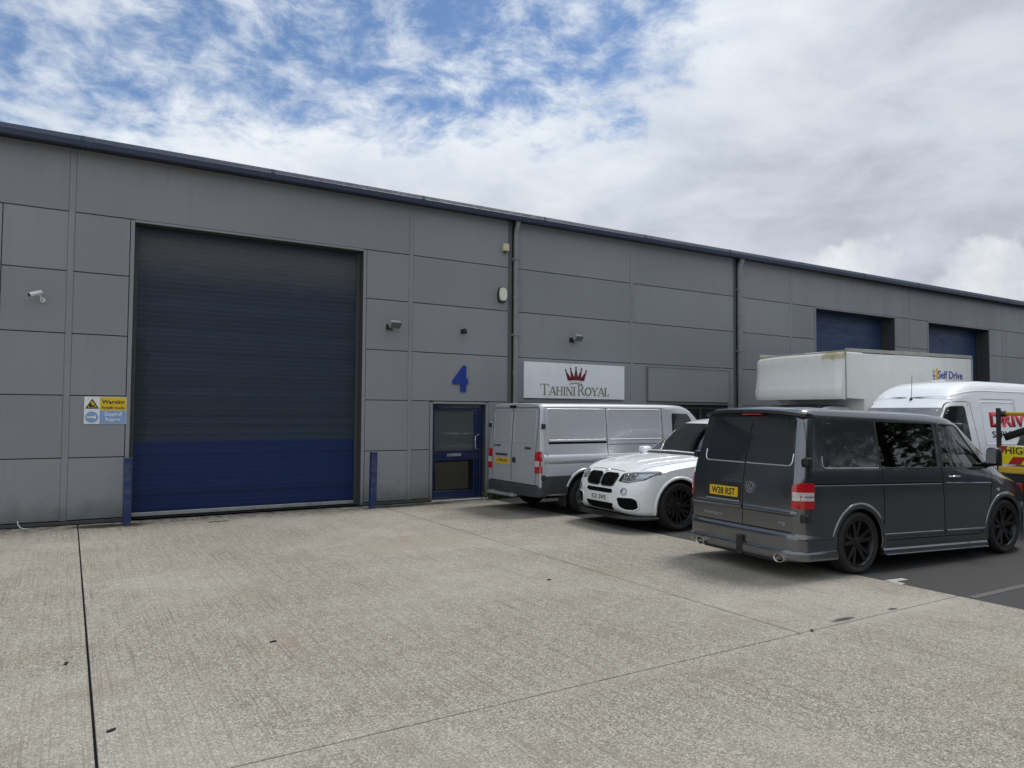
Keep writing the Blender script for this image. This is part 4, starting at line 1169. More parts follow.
    bm = bmesh.new(); patch(bm, bvh, rpoly([(-.02, .775), (.60, .775), (.60, .99), (-.02, .99)], .03), 'B', .003, .006, .05); rec = part('plate_recess', bm, M['plastic'])
    bm = bmesh.new(); strip(bm, bvh, [(-.01, .768), (.59, .768)], .018, 'B', .005, .006, rnd=.008); obj('trim', bm, M['chrome'], rec)
    bm = bmesh.new(); plate(bm, bvh, .275, .875, .50, .12, 'B', .012); pl = part('number_plate', bm, M['plate_y'])
    px_, _ = hit(bvh, 'B', .275, .875, .0135); 
    bm = text_bm('W28 RST', .42, .082, .001, .018, None, frame_M((px_.x-.0005, .275, .875), (0, -1, 0), (0, 0, 1))); obj('plate_lettering', bm, M['black'], pl, 0)
    # round maker's badge
    bm = bmesh.new(); by, bz = C0-.125, .955; q, _ = hit(bvh, 'B', by, bz, .0); Mb = frame_M((q.x-.004, by, bz), (0, -1, 0), (0, 0, 1))
    K = 32
    for k in range(K):
        t0, t1 = 2*math.pi*k/K, 2*math.pi*(k+1)/K
        prism(bm, [(.070*math.cos(t0), .070*math.sin(t0)), (.070*math.cos(t1), .070*math.sin(t1)), (.058*math.cos(t1), .058*math.sin(t1)), (.058*math.cos(t0), .058*math.sin(t0))], .012, Mb)
    def bs(x0, y0, x1, y1):
        dx, dy = x1-x0, y1-y0; L = math.hypot(dx, dy); nx, ny = -dy/L*.006, dx/L*.006
        prism(bm, [(x0+nx, y0+ny), (x0-nx, y0-ny), (x1-nx, y1-ny), (x1+nx, y1+ny)], .010+.0004*random.random(), Mb)
    for s_ in (-1, 1): bs(s_*.026, .055, 0, .006); bs(s_*.052, .028, s_*.026, -.052); bs(s_*.026, -.052, 0, -.004)
    part('badge', bm, M['chrome'], None, 0)
    q, _ = hit(bvh, 'B', .46, .575, 0); bm = text_bm('TRANSPORTER', .34, .038, .003, .01, None, frame_M((q.x-.002, .46, .575), (0, -1, 0), (0, 0, 1))); part('badge', bm, M['steel'], None, 0)
    q, _ = hit(bvh, 'B', -.68, .585, 0); bm = text_bm('TDI', .11, .038, .003, .01, None, frame_M((q.x-.002, -.68, .585), (0, -1, 0), (0, 0, 1))); part('badge', bm, M['steel'], None, 0)
    # roof spoiler with stop lamp
    bm = bmesh.new(); K = 16; rows = []
    for k in range(K+1):
        y = -.84+1.68*k/K; e = 1-(abs(y)/.84)**4; dz = -.05*(abs(y)/.84)**3
        pr = [(-.66, 1.88), (-.84, 1.895), (-.925, 1.885), (-.93, 1.85), (-.86, 1.845), (-.70, 1.85)]
        rows.append([bm.verts.new((-.66+(px__+.66)*(.55+.45*e), y, z_+dz)) for px__, z_ in pr])
    for A_, B_ in zip(rows, rows[1:]):
        for k in range(6): bm.faces.new((A_[k], A_[(k+1) % 6], B_[(k+1) % 6], B_[k]))
    bm.faces.new(rows[0]); bm.faces.new(rows[-1][::-1]); bmesh.ops.recalc_face_normals(bm, faces=bm.faces[:])
    sp_ = part('roof_spoiler', bm, M['plastic'])
    bm = bmesh.new(); box(bm, -.895, -.85, -.24, .08, 1.822, 1.846, .005); obj('stop_lamp', bm, M['red'], sp_)
    # bumper and lower lip
    bp = dict(zb=.22, zt=[(-1.025, .46), (-.98, .505), (-.42, .505)], w=[(-1.025, .78), (-1.01, .85), (-.97, .92), (-.9, .96), (-.42, .966)], wr=[(-1.025, .76), (-.98, .905), (-.42, .94)], zbelt=.44, r=.04, crown=.0, rb=.03, bul=0)
    bm, _ = boolean((loft(bp, stations([-1.025, -1.01, -.97, -.9, -.40], .05)), [mt]), [(c, 0) for c in arch_cut(0, .33, .41, .95)])
    bmp = part('rear_bumper', bm, mt)
    bp2 = dict(zb=.19, zt=[(-1.05, .29), (-1.0, .32), (-.42, .32)], w=[(-1.05, .76), (-1.03, .85), (-.97, .935), (-.88, .975), (-.40, .98)], wr=[(-1.05, .74), (-.96, .92), (-.40, .96)], zbelt=.275, r=.03, crown=0, rb=.03, bul=0)
    bm, _ = boolean((loft(bp2, stations([-1.05, -1.03, -.97, -.88, -.40], .05)), [mt]), [(c, 0) for c in arch_cut(0, .33, .41, .95)])
    obj('bumper_lip', bm, mt, bmp)
    bm = bmesh.new(); box(bm, -1.03, -.6, -.60, .60, .15, .188, .01); box(bm, -1.065, -1.0, -.11, -.01, .15, .38, .01); obj('diffuser', bm, M['plastic'], bmp)
    for y_ in (-.72, .62):
        bm = bmesh.new(); Q = Matrix.Translation((-.98, y_, .215)) @ Matrix.Rotation(R(90), 4, 'Z'); t = bmesh.new()
        lathe_y(t, [(.056, .10), (.060, .105), (.060, -.2), (.050, -.2), (.050, .10)], 24); t.transform(Matrix.Diagonal((1.35, 1, .85, 1))); t.transform(Q)
        me_ = bpy.data.meshes.new('x'); t.to_mesh(me_); t.free(); bm.from_mesh(me_); bpy.data.meshes.remove(me_)
        cyl(bm, (-.97, y_, .215), (-.95, y_, .215), .045, None, 16, 1)
        part('exhaust_tip', bm, [M['tipchrome'], M['arch']])
    bm = bmesh.new(); box(bm, .1, 3.6, -.80, .80, .24, .30); part('underbody', bm, M['arch'], None, 0)
    # cabin
    for y_ in (-.42, .42): seat(v, 1.85, y_, .80)
    bm = bmesh.new(); box(bm, 2.45, 2.94, -.80, .80, .80, 1.14, .05); part('dashboard', bm, M['interior'])
    bm = bmesh.new(); t = bmesh.new(); lathe_y(t, [(.19, -.012), (.205, 0), (.19, .012), (.178, 0)], 28); t.transform(Matrix.Translation((2.33, -.42, 1.14)) @ Matrix.Rotation(R(62), 4, 'Y') @ Matrix.Rotation(R(90), 4, 'X'))
    me_ = bpy.data.meshes.new('x'); t.to_mesh(me_); t.free(); bm.from_mesh(me_); bpy.data.meshes.remove(me_); tube(bm, [(2.33, -.42, 1.14), (2.6, -.42, 1.0)], .03, 8); part('steering_wheel', bm, M['interior'])
    for x_ in (0, 3.0):
        for s_ in (-1, 1): make_wheel(v, x_, s_*.835, .362, .25, .272, 'black', M['blackrim'], s_)
    return v
build_grey_van()

# ------------------------------------------------------------------ the silver van
def build_silver_van():
    v = empty('panel_van', (8.35, 11.80, 0), 0, 'silver panel van with grey lower cladding parked closest to the white sign', 'van', 'vehicles parked along the units')
    mt = M['transit']
    def part(name, bm, m, ang=32): return obj(name, bm, m, v, ang)
    warp = lambda x, y, z: x+.06*max(0, (z-1.0)/1.0)*max(0, 1-(x+1.12)/.8) if x < -.3 else x
    par = dict(zb=[(-1.12, .42), (-.9, .36), (3.4, .30), (3.78, .40)],
               zt=[(-1.12, 2.0), (-1.08, 2.02), (1.9, 2.035), (2.45, 2.02), (2.68, 1.96), (2.88, 1.80), (3.28, 1.32), (3.42, 1.20), (3.64, 1.06), (3.78, .85)],
               w=[(-1.12, .915), (-1.08, .945), (-.98, .965), (2.6, .965), (3.2, .955), (3.5, .92), (3.78, .72)],
               wr=[(-1.12, .84), (-1.05, .865), (2.1, .865), (2.7, .80), (3.25, .84), (3.78, .6)],
               zbelt=[(-1.12, 1.05), (2.6, 1.05), (3.3, .98), (3.78, .66)], r=.10, crown=.03, rb=.06, bul=.012)
    xs = stations([-1.12, -1.10, -1.06, -.98, 1.9, 3.1, 3.78], .06)
    bvh = bodybvh(loft(par, xs, warp)); bm = loft(par, xs, warp)
    cuts = [(c, 1) for c in arch_cut(-.12, .36, .43, .985)+arch_cut(2.933, .36, .42, .985)]
    bm, _ = boolean((bm, [mt, M['arch']]), cuts); part('body', bm, [mt, M['arch']])
    for view, s_ in (('Rt', -1), ('L', 1)):
        bm = bmesh.new()
        patch(bm, bvh, [(-1.09, .40), (-.565, .40), (-.53, .55), (-.46, .72), (-1.09, .72)], view, .012, .014, .05)
        patch(bm, bvh, [(.34, .38), (2.48, .38), (2.5, .52), (.32, .52)], view, .012, .014, .06); part('side_cladding', bm, M['cladding'])
        bm = bmesh.new(); pts = [(-.12+.455*math.cos(R(t)), .36+.455*math.sin(R(t))) for t in range(20, 165, 7)]; strip(bm, bvh, pts, .06, view, .010, .012, rnd=.014); part('arch_lip', bm, mt)
        for a, b in ((-.94, .385), (.445, 1.80)):
            bm = bmesh.new(); strip(bm, bvh, rpoly([(a, 1.36), (b, 1.36), (b, 1.93), (a, 1.93)], .05), .030, view, .0, .004, closed=True, rnd=.004); part('pressed_panel', bm, mt)
        bm = bmesh.new(); strip(bm, bvh, [(-.94, 1.315), (.40, 1.315)], .042, view, .001, .004); part('sliding_rail', bm, M['arch'])
        bm = bmesh.new(); strip(bm, bvh, [(.415, 1.96), (.415, .50)], .012, view, .0012, .003); strip(bm, bvh, [(1.84, 1.97), (1.84, .50)], .012, view, .0012, .003); strip(bm, bvh, [(.43, 1.27), (1.84, 1.27)], .010, view, .0012, .003)
        strip(bm, bvh, [(2.72, 1.30), (2.75, .8), (2.5, .45), (1.84, .45)], .010, view, .0012, .003); strip(bm, bvh, [(-1.0, 1.96), (1.9, 1.965)], .008, view, .0012, .003); part('panel_gap', bm, M['arch'])
        bm = bmesh.new(); strip(bm, bvh, [(-1.04, 1.02), (1.8, 1.02)], .22, view, -.001, .004, rnd=.005); part('side_crease', bm, mt)
        bm = bmesh.new(); patch(bm, bvh, rpoly([(2.10, 1.32), (2.98, 1.32), (2.66, 1.80), (2.60, 1.86), (2.12, 1.87)], .05), view, .004, .006, .06); part('window', bm, M['vwglass'])
        bm = bmesh.new(); box(bm, 2.60, 2.74, min(s_*1.02, s_*1.24), max(s_*1.02, s_*1.24), 1.22, 1.52, .04, 0, None, 2); tube(bm, [(2.67, s_*.92, 1.28), (2.67, s_*1.04, 1.3)], .035, 8); part('wing_mirror', bm, M['plastic'])
        bm = bmesh.new()
        patch(bm, bvh, rpoly([(s_*.77, .77), (s_*.77, 1.14), (s_*.925, 1.17), (s_*.925, .77)], .02), 'B', .012, .014, .04); patch(bm, bvh, rpoly([(-1.11, .77), (-1.08, .77), (-1.08, 1.15), (-1.11, 1.17)], .01), view, .012, .014, .03)
        lamp = part('tail_lamp', bm, M['red']); bm = bmesh.new()
        patch(bm, bvh, [(s_*.78, .89), (s_*.78, .99), (s_*.92, .99), (s_*.92, .89)], 'B', .015, .006, .05); patch(bm, bvh, [(-1.10, .89), (-1.082, .89), (-1.082, .99), (-1.10, .99)], view, .015, .006, .03); obj('clear_lens', bm, M['clearlens'], lamp)
        bm = bmesh.new(); patch(bm, bvh, rpoly([(s_*.40, .86), (s_*.46, 1.04), (s_*.84, 1.05), (s_*.80, .84)], .04), 'F', .006, .01, .05); part('headlamp', bm, M['headlens'])
        for z_ in (1.62, .70):
            bm = bmesh.new(); box(bm, -1.10, -1.03, min(s_*.935, s_*.985), max(s_*.935, s_*.985), z_-.05, z_+.05, .01); part('door_hinge', bm, M['plastic'])
    bm = bmesh.new(); patch(bm, bvh, rpoly([(-.74, 1.34), (.74, 1.34), (.68, 1.86), (-.68, 1.86)], .06), 'F', .004, .006, .08); part('windscreen', bm, M['vwglass'])
    C0 = .06; bm = bmesh.new(); strip(bm, bvh, [(C0, .56), (C0, 1.95)], .014, 'B', .0012, .003); strip(bm, bvh, [(.86, .545), (-.86, .545)], .016, 'B', .0012, .003); strip(bm, bvh, [(.84, 1.955), (-.84, 1.955)], .012, 'B', .0012, .003)
    for s_ in (-1, 1): strip(bm, bvh, [(s_*.78, .56), (s_*.78, 1.2), (s_*.83, 1.95)], .010, 'B', .0012, .003)
    part('panel_gap', bm, M['arch'])
    for a, b in ((C0+.06, .76), (-.74, C0-.06)):
        bm = bmesh.new(); strip(bm, bvh, rpoly([(a, 1.31), (b, 1.31), (b, 1.90), (a, 1.90)], .06), .022, 'B', .0, .004, closed=True, rnd=.004); part('pressed_panel', bm, mt)
    bm = bmesh.new(); patch(bm, bvh, rpoly([(.07, .82), (.68, .82), (.68, 1.14), (.07, 1.14)], .03), 'B', .008, .01, .06); part('plate_surround', bm, mt)
    bm = bmesh.new(); plate(bm, bvh, .37, .935, .52, .115, 'B', .016); pl = part('number_plate', bm, M['plate_y'])
    q, _ = hit(bvh, 'B', .37, .935, 0); bm = text_bm('LC08 JXO', .42, .075, .001, .016, None, frame_M((q.x-.0178, .37, .935), (0, -1, 0), (0, 0, 1))); obj('plate_lettering', bm, M['black'], pl, 0)
    bm = bmesh.new(); box(bm, -1.15, -1.11, .20, .62, 1.04, 1.075, .01); part('plate_light', bm, M['plastic'])
    bm = bmesh.new(); box(bm, -1.145, -1.11, -.10, .0, .92, 1.02, .012); part('door_handle', bm, M['plastic'])
    q, _ = hit(bvh, 'B', .60, 1.225, 0); bm = text_bm('TRANSIT', .26, .04, .003, .01, None, frame_M((q.x-.002, .60, 1.225), (0, -1, 0), (0, 0, 1))); part('badge', bm, M['cladding'], 0)
    bm = bmesh.new(); box(bm, -1.125, -1.11, -.62, -.42, 1.19, 1.23, .004); part('badge', bm, M['cladding'])
    bm = bmesh.new(); box(bm, -1.11, -1.05, C0-.09, C0+.09, 1.965, 2.0, .008); part('stop_lamp', bm, M['arch'])
    bp = dict(zb=.34, zt=[(-1.17, .50), (-1.14, .545), (-1.0, .545)], w=[(-1.17, .78), (-1.155, .86), (-1.11, .945), (-1.0, .97)], wr=[(-1.17, .76), (-1.1, .93), (-1.0, .96)], zbelt=.49, r=.03, crown=0, rb=.05, bul=0)
    part('rear_bumper', loft(bp, stations([-1.17, -1.155, -1.11, -1.0], .04)), M['cladding'])
    bm = bmesh.new(); box(bm, -1.27, -1.15, -.22, .74, .295, .345, .012); box(bm, -1.2, -1.0, -.1, -.04, .30, .36); box(bm, -1.2, -1.0, .6, .66, .30, .36); part('step_bar', bm, M['steel'])
    bm = bmesh.new(); box(bm, -.9, 3.5, -.78, .78, .30, .38); box(bm, -.1, .1, -.7, .7, .25, .33); part('underbody', bm, M['arch'], 0)
    for s_ in (-1, 1):
        bm = bmesh.new(); box(bm, -.59, -.57, s_*.86-.11, s_*.86+.11, .16, .46, .004); part('mud_flap', bm, M['plastic'])
    for x_ in (-.12, 2.933):
        for s_ in (-1, 1): make_wheel(v, x_, s_*.86, .335, .215, .215, 'steel', M['silverrim'], s_)
build_silver_van()

# ------------------------------------------------------------------ the white car
def build_white_car():
    v = empty('suv_car', (8.36, 9.44, 0), 176.5, 'pearl white sports utility car with black kidney grille and black wheels', 'car', 'vehicles parked along the units')
    mt = M['bmw']
    def part(name, bm, m, ang=32): return obj(name, bm, m, v, ang)
    warp = lambda x, y, z: x-.10*max(0, (z-.62)/.3)**1.3*max(0, min(1, (x-.45)/.4)) - .05*max(0, (.40-z)/.2)*max(0, min(1, (x-.5)/.36)) if x > .45 else x
    par = dict(zb=[(-4.03, .40), (-3.7, .26), (-2.9, .23), (.3, .23), (.7, .25), (.80, .28), (.87, .36)],
               zt=[(-4.03, .95), (-3.95, 1.15), (-3.75, 1.5), (-3.6, 1.62), (-3.2, 1.70), (-2.2, 1.75), (-1.75, 1.735), (-1.5, 1.69), (-1.3, 1.585), (-.72, 1.19), (-.58, 1.13), (-.3, 1.10), (.15, 1.055), (.5, .995), (.70, .935), (.79, .885), (.84, .83), (.87, .76)],
               w=[(-4.03, .74), (-3.8, .90), (-3.4, .955), (-2.9, .968), (0, .968), (.25, .955), (.45, .93), (.60, .875), (.72, .77), (.80, .665), (.84, .57), (.87, .46)],
               wr=[(-4.03, .55), (-3.7, .60), (-3.2, .62), (-1.6, .635), (-1.3, .66), (-.72, .76), (-.4, .80), (.2, .79), (.5, .74), (.75, .62), (.87, .42)],
               zbelt=[(-4.03, .85), (-3.6, 1.10), (-2, 1.08), (-.7, 1.04), (-.2, 1.0), (.2, .95), (.5, .86), (.7, .76), (.87, .60)],
               r=[(-4, .14), (-1.3, .11), (-.7, .10), (.2, .12), (.87, .12)], crown=[(-4, .04), (-1.4, .045), (-.7, .05), (0, .05), (.6, .045), (.87, .03)], rb=.12, bul=.02)
    xs = stations([-4.03, -3.9, -3.5, -1.6, -.6, .4, .7, .80, .84, .87], .045)
    bvh = bodybvh(loft(par, xs, warp)); bm = loft(par, xs, warp)
    cuts = [(c, 1) for c in arch_cut(0, .385, .435, .97)+arch_cut(-2.933, .385, .435, .97)]
    cav = dict(zb=.62, zt=[(-3.5, 1.55), (-3.2, 1.64), (-2.2, 1.69), (-1.75, 1.675), (-1.5, 1.63), (-1.3, 1.535), (-.80, 1.18)], w=[(-3.5, .85), (-.80, .85)], wr=[(-3.5, .56), (-1.5, .575), (-.8, .70)], zbelt=1.02, r=.06, crown=.03, rb=.05, bul=0)
    cuts.append((loft(cav, stations([-3.5, -1.6, -.80], .15)), 2))
    WS = rpoly([(-.685, 1.205), (0, 1.222), (.685, 1.205), (.575, 1.685), (-.575, 1.685)], [.02, 0, .02, .06, .06])
    b = bmesh.new(); prism(b, WS, 2.6, Matrix(((0, 0, 1, -1.72), (1, 0, 0, 0), (0, 1, 0, 0), (0, 0, 0, 1)))); cuts.append((b, 2))
    FW = rpoly([(-1.92, 1.13), (-.92, 1.10), (-.98, 1.20), (-1.42, 1.53), (-1.95, 1.62)], .04); RW = rpoly([(-3.0, 1.16), (-2.03, 1.13), (-2.05, 1.62), (-2.9, 1.58)], .05)
    for o_ in (FW, RW):
        b = bmesh.new(); prism(b, o_, 4, Matrix(((1, 0, 0, 0), (0, 0, -1, 2), (0, 1, 0, 0), (0, 0, 0, 1)))); cuts.append((b, 2))
    bm, _ = boolean((bm, [mt, M['arch'], M['interior']]), cuts); part('body', bm, [mt, M['arch'], M['interior']])
    bm = bmesh.new(); patch(bm, bvh, WS, 'F', -.003, .004, .07); part('windscreen', bm, M['screen'])
    bm = bmesh.new(); patch(bm, bvh, [(-1.43, -.16), (-1.43, .16), (-1.38, .13), (-1.38, -.13)], 'T', -.01, .01, .06); part('rear_view_mirror', bm, M['plastic'])
    bm = bmesh.new(); strip(bm, bvh, [(-.66, 1.172), (-.4, 1.180), (0, 1.186), (.4, 1.180), (.66, 1.172)], .035, 'F', .003, .006); wl = part('scuttle', bm, M['plastic'])
    for view, s_ in (('L', 1), ('Rt', -1)):
        bm = bmesh.new(); patch(bm, bvh, FW, view, -.003, .004, .06); part('window', bm, M['glass']); bm = bmesh.new(); patch(bm, bvh, RW, view, -.003, .004, .06); part('window', bm, M['glass_dark'])
        bm = bmesh.new(); pts = [(.455*math.cos(R(t)), .385+.455*math.sin(R(t))) for t in range(-14, 195, 7)]; strip(bm, bvh, pts, .05, view, .004, .01, rnd=.014); part('arch_lip', bm, mt); bm = bmesh.new(); strip(bm, bvh, [(p-2.933, q) for p, q in pts], .05, view, .004, .01, rnd=.014); part('arch_lip', bm, mt)
        bm = bmesh.new(); strip(bm, bvh, [(-.62, .34), (-.60, .8), (-.72, 1.04)], .010, view, .0012, .003); strip(bm, bvh, [(-2.0, .34), (-1.98, 1.1)], .010, view, .0012, .003); strip(bm, bvh, rpoly([(-.62, .34), (-2.9, .34)], 0), .010, view, .0012, .003); part('panel_gap', bm, M['arch'])
        bm = bmesh.new(); box(bm, -1.02, -.82, min(s_*.98, s_*1.17), max(s_*.98, s_*1.17), 1.10, 1.25, .05, 0, None, 3); tube(bm, [(-.93, s_*.86, 1.08), (-.93, s_*1.0, 1.12)], .03, 8); part('wing_mirror', bm, mt)
        # head lamp
        F_ = lambda p: [(s_*a, b) for a, b in p]
        HL = rpoly(F_([(.44, .775), (.455, .885), (.62, .922), (.90, .945), (.955, .915), (.86, .815), (.62, .755)]), .02)
        bm = bmesh.new(); patch(bm, bvh, HL, 'F', .006, .010, .025); hl = part('headlamp', bm, M['headdark'])
        bm = bmesh.new(); strip(bm, bvh, F_([(.48, .890), (.66, .915), (.91, .925)]), .016, 'F', .0075, .004); strip(bm, bvh, F_([(.52, .79), (.63, .775), (.83, .825)]), .014, 'F', .0075, .004)
        for c_, r_ in ((.545, .033), (.665, .036)):
            K = 20
            pts = ell(s_*c_, .855, r_, r_, K); strip(bm, bvh, pts, .010, 'F', .0075, .004, closed=True)
        patch(bm, bvh, F_([(.715, .815), (.72, .895), (.91, .908), (.85, .84)]), 'F', .0075, .003, .03); obj('lamp_element', bm, M['headlens'], hl)
        # kidney grille
        KG = rpoly(F_([(.022, .70), (.022, .86), (.09, .885), (.36, .882), (.40, .845), (.375, .735), (.32, .69), (.07, .685)]), .03)
        bm = bmesh.new(); patch(bm, bvh, KG, 'F', .004, .008, .03); kg = part('kidney_grille', bm, M['arch'])
        bm = bmesh.new(); strip(bm, bvh, KG, .018, 'F', .012, .014, closed=True, rnd=.006); obj('surround', bm, M['blackrim'], kg)
        bm = bmesh.new()
        for k in range(8):
            q = .065+.043*k; strip(bm, bvh, F_([(q, .70), (q, .885)]), .012, 'F', .010, .008)
        obj('grille_bar', bm, M['arch'], kg)
        # outer intakes and fogs
        IN = rpoly(F_([(.46, .50), (.50, .535), (.74, .54), (.80, .50), (.81, .38), (.74, .33), (.58, .335), (.50, .38)]), .03)
        bm = bmesh.new(); patch(bm, bvh, IN, 'F', .003, .006, .03); part('air_intake', bm, M['arch'])
        bm = bmesh.new(); strip(bm, bvh, IN, .022, 'F', .004, .008, closed=True, rnd=.008); part('intake_rim', bm, mt)
        bm = bmesh.new(); patch(bm, bvh, ell(s_*.60, .625, .045, .045, 22), 'F', .006, .01, .03); fg = part('fog_lamp', bm, M['headlens'])
        bm = bmesh.new(); strip(bm, bvh, ell(s_*.60, .625, .052, .052, 22), .014, 'F', .007, .008, closed=True, rnd=.005); obj('rim', bm, M['steel'], fg)
        bm = bmesh.new(); strip(bm, bvh, [(.35, s_*.30), (-.45, s_*.42)], .07, 'T', .0, .006, rnd=.005); strip(bm, bvh, [(.50, s_*.56), (-.1, s_*.66), (-.5, s_*.72)], .07, 'T', .0, .006, rnd=.005); part('bonnet_crease', bm, mt)
        bm = bmesh.new(); strip(bm, bvh, [(.55, s_*.70), (.2, s_*.80), (-.6, s_*.82)], .008, 'T', .0012, .003); part('panel_gap', bm, M['arch'])
    bm = bmesh.new(); strip(bm, bvh, [(-.44, .925), (-.2, .94), (.2, .94), (.44, .925)], .007, 'F', .0012, .003); part('panel_gap', bm, M['arch'])
    bm = bmesh.new(); patch(bm, bvh, rpoly([(-.36, .60), (-.34, .645), (.34, .645), (.36, .60), (.30, .575), (-.30, .575)], .015), 'F', .003, .006, .03); part('upper_slot', bm, M['arch'])
    bm = bmesh.new(); patch(bm, bvh, rpoly([(-.38, .42), (.38, .42), (.32, .30), (-.32, .30)], .03), 'F', .003, .006, .03); part('lower_grille', bm, M['arch'])
    bm = bmesh.new(); plate(bm, bvh, 0, .495, .50, .105, 'F', .014); pl = part('number_plate', bm, M['plate_w'])
    q, _ = hit(bvh, 'F', 0, .495, 0); bm = text_bm('K21 SWS', .40, .075, .0015, .016, None, frame_M((q.x+.0145, 0, .495), (0, 1, 0), (0, 0, 1))); obj('plate_lettering', bm, M['black'], pl, 0)
    bm = bmesh.new(); q, nr = hit(bvh, 'F', 0, .925, 0); Mb = frame_M(q+nr*.002, (0, 1, 0), nr.cross(Vector((0, 1, 0))))
    prism(bm, ell(0, 0, .036, .036, 24), .005, Mb); bd = part('badge', bm, M['chrome'])
    bm = bmesh.new()
    for k in range(4):
        prism(bm, [(0, 0)]+ell(0, 0, .025, .025, 7, 90*k+2, 90*k+88), .0065, Mb, k % 2)
    obj('badge_quarter', bm, [M['skyblue'], M['white']], bd, 0)
    lp = dict(zb=.19, zt=[(.40, .25), (.82, .245), (.90, .225)], w=[(.40, .95), (.55, .92), (.7, .85), (.8, .74), (.90, .5)], wr=[(.40, .93), (.7, .82), (.9, .46)], zbelt=.215, r=.02, crown=0, rb=.012, bul=0)
    part('front_splitter', loft(lp, stations([.40, .7, .90], .05)), M['blackrim'])
    bm = bmesh.new(); box(bm, -3.6, .5, -.80, .80, .20, .26); part('underbody', bm, M['arch'], 0)
    for y_ in (-.40, .40): seat(v, -1.75, y_, .62).rotation_euler = (0, 0, 0)
    bm = bmesh.new(); box(bm, -1.30, -.86, -.76, .76, .80, 1.08, .05); part('dashboard', bm, M['interior'])
    bm = bmesh.new(); t = bmesh.new(); lathe_y(t, [(.18, -.012), (.195, 0), (.18, .012), (.168, 0)], 28); t.transform(Matrix.Translation((-1.36, -.40, 1.10)) @ Matrix.Rotation(R(65), 4, 'Y') @ Matrix.Rotation(R(90), 4, 'X'))
    me_ = bpy.data.meshes.new('x'); t.to_mesh(me_); t.free(); bm.from_mesh(me_); bpy.data.meshes.remove(me_); part('steering_wheel', bm, M['interior'])
    for x_ in (0, -2.933):
        for s_ in (-1, 1): make_wheel(v, x_, s_*.835, .385, .27, .275, 'multi', M['blackrim'], s_)
build_white_car()

